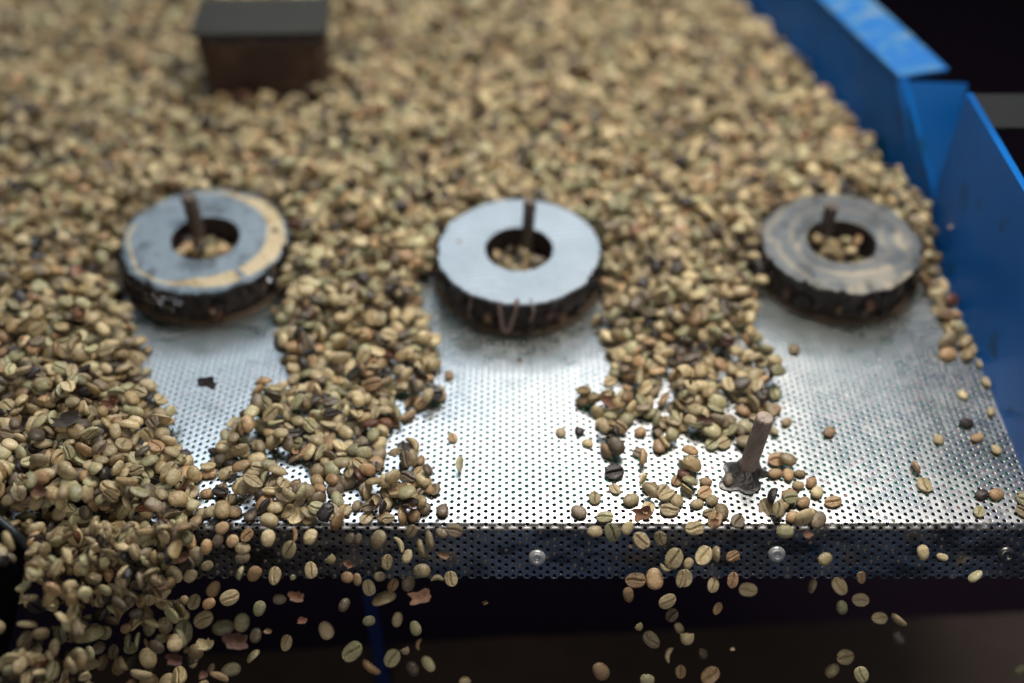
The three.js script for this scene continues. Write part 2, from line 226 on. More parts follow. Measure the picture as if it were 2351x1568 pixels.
for (let i = 0; i < 3; i++) {
  const M = 144, R = RING_R[i], r = HOLE_R[i], T = RING_T, g = thing('ring_weight', RLABEL[i], 'rubber ring', [RINGS[i].x, RING_BASE, RINGS[i].z]);
  g.rotation.z = [-0.035, 0.0, 0.02][i];
  { // side
    const P = [], I = [], U = [], V = 10; for (let k = 0; k <= M; k++) for (let j = 0; j <= V; j++) { const a = k / M * 2 * Math.PI, y = j / V * (T - 0.0008), n = fbm(Math.cos(a) * 7, Math.sin(a) * 7, y * 130 + i * 20, 4), rr = R * outline(i, a) - 0.0004 + 0.0048 * n * Math.sin(Math.PI * Math.min(1, j / V * 0.98)) - 0.001 * (1 - j / V); P.push(rr * Math.cos(a), y, rr * Math.sin(a)); U.push(k / M * 4, j / V * 0.6); }
    for (let k = 0; k < M; k++) for (let j = 0; j < V; j++) { const a = k * (V + 1) + j; I.push(a, a + 1, a + V + 1, a + 1, a + V + 2, a + V + 1); } part('rough_side', build(P, I, null, U), bark, g);
  }
  { const P = [], I = []; for (let k = 0; k <= M; k++) { const a = k / M * 2 * Math.PI, rr = r * (1 + 0.008 * noise3(Math.cos(a) * 4, Math.sin(a) * 4, i)); P.push(rr * Math.cos(a), -0.001, rr * Math.sin(a), rr * Math.cos(a), T - 0.0006, rr * Math.sin(a)); } for (let k = 0; k < M; k++) { const a = 2 * k; I.push(a, a + 2, a + 1, a + 1, a + 2, a + 3); } part('bore', build(P, I), innerDark, g); }
  { // top: an annulus with rounded rims
    const prof = [[0, -0.0008], [0, 0], [0.004, 0.0], [0.018, 0.00035], [0.35, 0.0005], [0.7, 0.0005], [0.975, 0.0002], [0.993, -0.0003], [1, -0.0014]], P = [], I = [], U = [], J = prof.length - 1;
    for (let k = 0; k <= M; k++) for (let j = 0; j <= J; j++) { const a = k / M * 2 * Math.PI, ro = R * outline(i, a), ri = r * (1 + 0.008 * noise3(Math.cos(a) * 4, Math.sin(a) * 4, i)), rr = lerp(ri, ro, prof[j][0]), x = rr * Math.cos(a), z = rr * Math.sin(a), n = (i === 2 ? 0.0012 : i === 0 ? 0.0006 : 0.00015) * fbm(x * 60, z * 60, i * 5, 3) * (j > 1 && j < J ? 1 : 0); P.push(x, T + prof[j][1] + n, z); U.push(x / R / 2 * 0.985 + 0.5, z / R / 2 * 0.985 + 0.5); }
    for (let k = 0; k < M; k++) for (let j = 0; j < J; j++) { const a = k * (J + 1) + j; I.push(a, a + 1, a + J + 1, a + 1, a + J + 2, a + J + 1); }
    part('top_face', build(P, I, null, U), new THREE.MeshPhysicalMaterial({ name: 'ring top', map: ringTexture(i), roughness: [0.28, 0.4, 0.34][i], bumpMap: beanBump, bumpScale: 0.0004 }), g);
  }
  { const P = [], I = []; for (let k = 0; k <= M; k++) { const a = k / M * 2 * Math.PI, e = 0.0028 + 0.0012 * noise3(Math.cos(a) * 5, Math.sin(a) * 5, i + 40); for (const [q, y] of [[R - 0.006, 0.0016], [R + e - 0.0005, 0.0012], [R + e, 0.0002], [R + e - 0.0003, -0.0022]]) P.push(q * Math.cos(a), y, q * Math.sin(a)); } for (let k = 0; k < M; k++) for (let j = 0; j < 3; j++) { const a = k * 4 + j; I.push(a, a + 1, a + 4, a + 1, a + 5, a + 4); } part('gasket', build(P, I, null, P.filter((_, n) => n % 3 !== 1).map((v) => v * 8)), gasketMat, g); }
  const onSide = (a, y, out = 0.0006) => { const rr = R * outline(i, a) + out; return new THREE.Vector3(rr * Math.cos(a), y, rr * Math.sin(a)); };
  // fragments stuck in the rough side
  const deg = Math.PI / 180, bits = [[[40, .5], [75, .3], [120, .5], [150, .4], [28, .75]], [[112, .35], [135, .6], [97, .5], [70, .45], [60, .2]], [[100, .4], [78, .5], [82, .25], [140, .4], [55, .7], [30, .6]]][i]; for (let q = 0; q < 26; q++) bits.push([ringRng() * 190 - 5, 0.1 + 0.85 * ringRng(), 1]);
  for (const [d, y, dark] of bits) { const s = new THREE.IcosahedronGeometry(0.0021 + 0.0012 * ringRng(), 2), pa = s.attributes.position; for (let q = 0; q < pa.count; q++) { const k = 0.9 + 0.9 * fbm(pa.getX(q) * 500 + d, pa.getY(q) * 500, pa.getZ(q) * 500, 2); pa.setXYZ(q, pa.getX(q) * k, pa.getY(q) * k * 1.6, pa.getZ(q) * k * 0.8); } s.computeVertexNormals(); const m = part('stuck_fragment', s, dark ? bark : beanMats[['r', 'y', 'p', 'b'][Math.floor(ringRng() * 4)]][1], g); m.position.copy(onSide(d * deg, y * T, 0)); m.rotation.y = -d * deg + Math.PI / 2; m.rotation.z = ringRng() - 0.5; }
  if (i === 1) {
    const c = new THREE.CatmullRomCurve3([onSide(104 * deg, T + 0.0006, -0.0005), onSide(102 * deg, T * 0.55, 0.0016), onSide(99.6 * deg, T * 0.14, 0.0026), onSide(98 * deg, T * 0.12, 0.0028), onSide(94.5 * deg, T * 0.5, 0.0018), onSide(92.2 * deg, T * 0.93, 0.001), onSide(91.5 * deg, T + 0.0012, -0.002)]); part('cord_loop', new THREE.TubeGeometry(c, 40, 0.0014, 8), cordMat, g);
    const c2 = new THREE.CatmullRomCurve3([onSide(82 * deg, T + 0.0008, -0.003), onSide(81 * deg, T * 0.8, 0.0012), onSide(83 * deg, T * 0.45, 0.0015)]); part('cord_loop', new THREE.TubeGeometry(c2, 20, 0.0009, 8), cordMat, g);
    const c3 = new THREE.CatmullRomCurve3([onSide(124 * deg, T * 0.9, 0.0006), onSide(125 * deg, T * 0.5, 0.0014), onSide(126 * deg, T * 0.2, 0.001)]); part('cord_loop', new THREE.TubeGeometry(c3, 20, 0.0008, 8), cordMat, g);
  }
  if (i === 0) for (const [d, y, w, h] of [[119, .83, .014, .0065], [104, .68, .009, .008], [97, .80, .006, .004], [33, .80, .005, .005], [133, .97, .005, .003]]) { // crumpled silver scraps
    const P = [], I = [], U = [], n = 7; for (let a = 0; a <= n; a++) for (let b = 0; b <= n; b++) { const x = (a / n - 0.5) * w * (1 + 0.4 * noise3(a * 1.7, b, d)), yy = (b / n - 0.5) * h * (1 + 0.5 * noise3(a, b * 1.3, d + 2)), q = onSide(d * deg - x / R, y * T + yy, 0.0022 - yy * 0.8 + 0.0014 * noise3(a * 0.9, b * 0.9, d + 9)); P.push(q.x, q.y, q.z); } for (let a = 0; a < n; a++) for (let b = 0; b < n; b++) { const o = a * (n + 1) + b; I.push(o, o + 1, o + n + 1, o + 1, o + n + 2, o + n + 1); } const m = part('foil_scrap', build(P, I), foilMat.clone(), g); m.material.side = THREE.DoubleSide;
  }
}

// ---------------------------------------------------------------- studs
{
  const rust = tex(256, 256, (u, v) => { const n = tile(u, v, 8, 5, 101), s = sstep(tile(u, v, 40, 2, 107), 0.2, 0.5); return [0.62 + 0.14 * n - 0.25 * s, 0.56 + 0.12 * n - 0.24 * s, 0.52 + 0.11 * n - 0.22 * s]; }, true);
  const rod = new THREE.MeshStandardMaterial({ name: 'dusty steel', map: rust, metalness: 0.2, roughness: 0.6, bumpMap: beanBump, bumpScale: 0.0006 }), weld = new THREE.MeshStandardMaterial({ name: 'weld', color: RGB(112, 112, 116), metalness: 0.7, roughness: 0.42, map: speckle, bumpMap: beanBump, bumpScale: 0.001 });
  const darkRod = rod.clone(); darkRod.name = 'dark steel rod'; darkRod.color = new THREE.Color(0.34, 0.33, 0.33);
  function stud(label, foot, top, r, welded) {
    const g = thing('stud', label, 'bolt', foot.toArray(), undefined), d = top.clone().sub(foot), L = d.length();
    const pts = [[0.00001, L], [r * 0.80, L], [r * 0.84, L - r * 0.03], [r * 0.97, L - r * 0.2], [r, L - r * 0.34]].map((q) => new THREE.Vector2(...q)); const turns = Math.floor((L - r) / 0.00125); for (let k = 0; k < turns; k++) { const y = L - r * 0.4 - k * 0.00125; pts.push(new THREE.Vector2(r, y), new THREE.Vector2(r * 0.965, y - 0.0006)); } pts.push(new THREE.Vector2(r, -0.004));
    const lathe = new THREE.LatheGeometry(pts.reverse(), 28), m = part('rod', lathe, welded ? rod : darkRod, g); g.quaternion.setFromUnitVectors(new THREE.Vector3(0, 1, 0), d.normalize());
    if (welded) { // spattered weld bead round the foot, level with the sheet
      const P = [], I = [], M = 48, J = 9; for (let k = 0; k <= M; k++) for (let j = 0; j <= J; j++) { const a = k / M * 2 * Math.PI, t = j / J, e = 0.0098 + 0.0045 * noise3(Math.cos(a) * 2, Math.sin(a) * 2, 4) + 0.004 * Math.max(0, Math.cos(a - 2.7)), rr = lerp(r * 0.95, e, t), y = 0.0062 * (1 - t) ** 1.6 + 0.0014 * fbm(rr * 260 * Math.cos(a), rr * 260 * Math.sin(a), 2, 3) * Math.sin(Math.PI * (0.15 + 0.8 * t)) - 0.0003; P.push(rr * Math.cos(a), y, rr * Math.sin(a)); }
      for (let k = 0; k < M; k++) for (let j = 0; j < J; j++) { const a = k * (J + 1) + j; I.push(a, a + 1, a + J + 1, a + 1, a + J + 2, a + J + 1); } const b = part('weld_bead', build(P, I, null, P.filter((_, n) => n % 3 !== 1).map((v) => v * 20)), weld, g); b.quaternion.copy(g.quaternion).invert();
    }
  }
  const up = (px, py, foot) => { const d = ray(px, py), t = (foot.z - CAM.z) / d.z; return CAM.clone().addScaledVector(d, t); };   // top of an upright rod standing at foot
  let f = at(1712, 1086, 0.001); let t = up(1757, 957, f); stud('bare welded stud standing on the open screen near the lip, dusty brown', f, t, 0.0045, true);
  f = at(462, 566, 0); t = up(432, 449, f); stud('dark stud rising through the cream-edged ring', f, t, 0.0047, false);
  f = at(1207, 590, 0); t = up(1217, 461, f); stud('dark stud rising through the clean blue-grey ring', f, t, 0.0038, false);
  f = at(1878, 585, 0); t = up(1911, 470, f); stud('rusty stud rising through the swirled grey ring', f, t, 0.0042, false);
  f = at(952, 520, 0); t = up(948, 435, f); stud('thin dark stud end poking from the beans beside the clean ring', f, t, 0.0022, false);
}

// ---------------------------------------------------------------- beans: shapes
function beanShape(seed, o = {}) {
  const R = rng(seed * 991 + 7), NL = o.nl ?? 22, A = [], nt = 14, nb = 24;
  for (let i = 0; i < nt; i++) A.push(Math.PI * i / nt);
  for (let i = 0; i < nb; i++) { const q = i / nb * 2 - 1, s = Math.sign(q) * Math.abs(q) ** 1.7; A.push(Math.PI * 1.5 + s * Math.PI / 2); }
  const dome = o.dome ?? 0.50 + 0.12 * R(), flat = o.flat ?? 0.17, b = o.b ?? 0.70 + 0.10 * R(), dp = o.crease ?? 0.26, amp = (R() < 0.5 ? -1 : 1) * (0.05 + 0.10 * R()), ph = R() * 0.8 - 0.4, skew = (R() - 0.5) * 0.22, wr = o.wrinkle ?? 0.025, sd = R() * 50, w = 0.05 + 0.03 * R(), P = [], U = [], I = [], NA = A.length, bend = o.bend ?? (R() - 0.5) * 0.12, cut = o.cut, cupped = o.cup ?? 0;
  for (let i = 0; i <= NL; i++) {
    let t = -Math.cos(Math.PI * i / NL); const r = Math.pow(Math.max(0, 1 - Math.abs(t) ** 2.35), 0.5) * (1 + skew * t);
    for (let j = 0; j <= NA; j++) {
      const a = A[j % NA], c = Math.cos(a), s = Math.sin(a), cc = Math.sign(c) * Math.abs(c) ** 0.86; let x = t, z = b * r * cc, y = s >= 0 ? dome * r * Math.abs(s) ** 0.95 : -flat * Math.pow(r, 0.6) * Math.abs(s) ** 0.5;
      if (s < 0) { const zr = z - amp * Math.sin(Math.PI * (t * 0.8 + ph)), e = 1 - sstep(Math.abs(t), 0.72, 0.97); y += dp * Math.exp(-((zr / w) ** 2)) * e - 0.05 * Math.exp(-(((Math.abs(zr) - 0.22) / 0.14) ** 2)) * e + cupped * r * (1 - (z / b) ** 2) * 0.8; }
      const n = wr * fbm(x * 1.6 + sd, y * 2.2, z * 2.6, 3) * 2.2 + (o.ridge ?? 0) * Math.sin(z * 22 + 3 * fbm(x * 2 + sd, z * 2, 1, 2)) * 0.5; x *= 1 + n * 0.6; y *= 1 + n; z *= 1 + n; if (o.ridge && s >= 0) y += o.ridge * noise3(x * 3, z * 9, sd);
      if (cut !== undefined) { const lim = cut + 0.10 * noise3(y * 5 + sd, z * 5, 2); if (x > lim) x = lim + (x - lim) * 0.06; }
      y += bend * 2 * x * x - bend * 0.6; if (o.hook) z += o.hook * x * x;
      P.push(x, y, z); U.push(t * 0.4 + sd, a / Math.PI * 0.45 + sd * 0.3);
    }
  }
  for (let i = 0; i < NL; i++) for (let j = 0; j < NA; j++) { const p = i * (NA + 1) + j; I.push(p, p + 1, p + NA + 1, p + 1, p + NA + 2, p + NA + 1); }
  const g = build(P, I, null, U), nn = g.attributes.normal; // sew the seam
  for (let i = 0; i <= NL; i++) { const p = i * (NA + 1), q = p + NA, v = new THREE.Vector3(nn.getX(p) + nn.getX(q), nn.getY(p) + nn.getY(q), nn.getZ(p) + nn.getZ(q)).normalize(); nn.setXYZ(p, v.x, v.y, v.z); nn.setXYZ(q, v.x, v.y, v.z); }
  return g;
}
const SHAPES = [];
for (let i = 0; i < 9; i++) SHAPES.push(beanShape(i + 1));                                         // 0-8 whole beans
SHAPES.push(beanShape(21, { dome: 0.62, flat: 0.5, b: 0.74, crease: 0.34 }), beanShape(22, { dome: 0.66, flat: 0.55, b: 0.72, crease: 0.3 })); // 9,10 peaberries
SHAPES.push(beanShape(31, { wrinkle: 0.085, ridge: 0.05 }), beanShape(32, { wrinkle: 0.10, ridge: 0.06, dome: 0.42 }));                          // 11,12 shrivelled
SHAPES.push(beanShape(41, { dome: 0.36, flat: 0.04, cup: 0.34, crease: 0, bend: 0.10 }), beanShape(42, { dome: 0.40, flat: 0.04, cup: 0.40, crease: 0, bend: 0.16, b: 0.62 })); // 13,14 hollow shells
SHAPES.push(beanShape(51, { cut: 0.15 }), beanShape(52, { cut: 0.3, wrinkle: 0.05 }));                                                              // 15,16 broken
SHAPES.push(beanShape(61, { b: 0.36, dome: 0.42, flat: 0.24, crease: 0.1, hook: 0.42 }), beanShape(62, { b: 0.42, dome: 0.4, flat: 0.2, crease: 0.14, hook: 0.3, bend: 0.2 })); // 17,18 curved slivers
function pickShape(R) { const q = R(); return q < 0.70 ? Math.floor(R() * 9) : q < 0.77 ? 9 + Math.floor(R() * 2) : q < 0.85 ? 11 + Math.floor(R() * 2) : q < 0.90 ? 13 + Math.floor(R() * 2) : q < 0.95 ? 15 + Math.floor(R() * 2) : 17 + Math.floor(R() * 2); }
function pickColour(R) { const q = R(); return q < 0.37 ? 't' : q < 0.54 ? 'g' : q < 0.70 ? 'o' : q < 0.79 ? 'b' : q < 0.915 ? 'y' : q < 0.98 ? 'k' : 'r'; }

// ---------------------------------------------------------------- beans: where they lie
const HX0 = -0.46, HX1 = 0.30, HZ0 = -0.60, HZ1 = 0.04, CELL = 0.001, HW = Math.round((HX1 - HX0) / CELL), HD = Math.round((HZ1 - HZ0) / CELL), H = new Float32Array(HW * HD);
for (let j = 0; j < HD; j++) for (let i = 0; i < HW; i++) { const x = HX0 + (i + 0.5) * CELL, z = HZ0 + (j + 0.5) * CELL; H[j * HW + i] = z < Z0 ? dip(x, z) : -Math.max(0, z - Z0) * 0.9; }
const beans = [];
function lay(x, z, half, wide, thick, yaw, R, extra, maxTilt = 0.5) {       // drops a bean on what lies there and lets it lean with the slope
  const c = Math.cos(yaw), s = Math.sin(yaw), hs = []; let sum = 0, sx = 0, sz = 0, sxx = 0, szz = 0; const rad = Math.ceil(half / CELL), ci = Math.floor((x - HX0) / CELL), cj = Math.floor((z - HZ0) / CELL);
  if (ci < rad || cj < rad || ci >= HW - rad || cj >= HD - rad) return null;
  for (let j = -rad; j <= rad; j++) for (let i = -rad; i <= rad; i++) { const dx = i * CELL, dz = j * CELL, u = (dx * c - dz * s) / half, v = (dx * s + dz * c) / wide; if (u * u + v * v > 0.8) continue; const h = H[(cj + j) * HW + ci + i]; hs.push(h); sum += h; sx += h * dx; sz += h * dz; sxx += dx * dx; szz += dz * dz; }
  hs.sort((a, b) => a - b); const base = hs[Math.floor(hs.length * 0.80)], gx = clamp(sx / sxx, -maxTilt, maxTilt), gz = clamp(sz / szz, -maxTilt, maxTilt), y = base + thick * 0.42;
  for (let j = -rad; j <= rad; j++) for (let i = -rad; i <= rad; i++) { const dx = i * CELL, dz = j * CELL, u = (dx * c - dz * s) / half, v = (dx * s + dz * c) / wide, q = 1 - u * u - v * v; if (q <= 0) continue; const k = (cj + j) * HW + ci + i, h = y + thick * 0.5 * Math.sqrt(q) + gx * dx * 0.7 + gz * dz * 0.7; if (h > H[k]) H[k] = h; }
  return { y, n: new THREE.Vector3(-gx * 0.8, 1, -gz * 0.8).normalize(), base };
}
const wallX = (z) => z < -0.2265 ? lerp(0.171, 0.2672, (z + 0.565) / 0.3385) : 0.2655;
const poly = (pts) => (y) => { if (y <= pts[0][1]) return pts[0][0]; for (let i = 1; i < pts.length; i++) if (y <= pts[i][1]) return lerp(pts[i - 1][0], pts[i][0], (y - pts[i - 1][1]) / (pts[i][1] - pts[i - 1][1])); return pts[pts.length - 1][0]; };
const LB = poly([[330, 560], [290, 690], [285, 770], [320, 830], [365, 870], [360, 920], [400, 980], [430, 1060], [440, 1110], [425, 1215]]);
const A0 = poly([[570, 600], [655, 700], [620, 770], [650, 860], [585, 925], [575, 970], [520, 1020], [500, 1080], [490, 1215]]), A1 = poly([[1060, 600], [968, 650], [985, 740], [1010, 790], [1025, 860], [985, 930], [930, 990], [1000, 1060], [1010, 1215]]);
const B0 = poly([[1330, 600], [1390, 660], [1385, 760], [1372, 860], [1375, 950], [1400, 1010], [1395, 1080], [1350, 1215]]), B1 = poly([[1800, 600], [1742, 660], [1748, 760], [1780, 840], [1775, 920], [1800, 1000], [1800, 1060], [1880, 1215]]);
const C0 = poly([[2060, 600], [2120, 640], [2150, 720], [2195, 790], [2240, 850], [2278, 930], [2320, 985], [2351, 1100]]);
function want(px, py, x, z) { // thickness of the bean layer and how closely it is covered
  if (x > wallX(z) - 0.0045) return null;
  for (let i = 0; i < 3; i++) { const r = Math.hypot(x - RINGS[i].x, z - RINGS[i].z); if (r < HOLE_R[i] - 0.004) return [0.0036, 0.62]; if (r < RING_R[i] + 0.0045) return null; }
  { const dx = x - BLOCK.x, dz = z - BLOCK.z; if (Math.abs(dx) < BLOCK.w / 2 + 0.001 && Math.abs(dz) < BLOCK.d / 2 + 0.001) return null; }
  if (z > -0.002 || Math.hypot(x - 0.1157, z + 0.0326) < 0.021) return null;
  const swell = 0.003 * noise3(x * 28, z * 28, 6);
  if (py < 600) return [0.017 + swell, 1];
  const rag = 40 * noise3(x * 60, z * 60, 14) + 26 * noise3(x * 150, z * 150, 15), inside = (a, b) => Math.min(px - a, b - px) + rag;
  const deepHere = 1 - sstep(py, 690, 830);
  let d = LB(py) - px + rag * 0.6; if (d > 0) return [Math.min(0.018, 0.0035 + d * 0.00010) + swell, 1];
  const cover = (q0, q1) => (py < q0 ? lerp(1, 0.66, sstep(py, 700, 790)) : lerp(0.68, 0.48, sstep(py, q0, q1)));
  d = inside(A0(py), A1(py)); if (d > 0) return [Math.min(lerp(0.0052, 0.014, deepHere), 0.0025 + d * 0.00013) + deepHere * swell, Math.min(cover(790, 1040), d < 45 ? 0.62 : 1) * (py > 1060 ? 0.6 : 1) * (py > 850 && px > 880 ? 0.62 : 1)];
  d = inside(B0(py), B1(py)); if (d > 0) return [Math.min(lerp(0.0042, 0.013, deepHere), 0.0025 + d * 0.00012) + deepHere * swell, Math.min(lerp(1, 0.50, sstep(py, 680, 780)), py < 770 ? 1 : lerp(0.52, 0.32, sstep(py, 800, 1040)), d < 45 ? 0.6 : 1) * (py > 1000 ? 0.25 : 1)];
  d = px - C0(py); if (d > 0) return [0.0040, py < 720 ? 1 : 0.74];
  return null;
}
const SX = 2.9975, G = { M: [783.6, 1045.2], R: [1567.2, 1045.2], L: [0, 1045.2], MM: [783.6, 523], RR: [1567.2, 523], LL: [0, 523] };
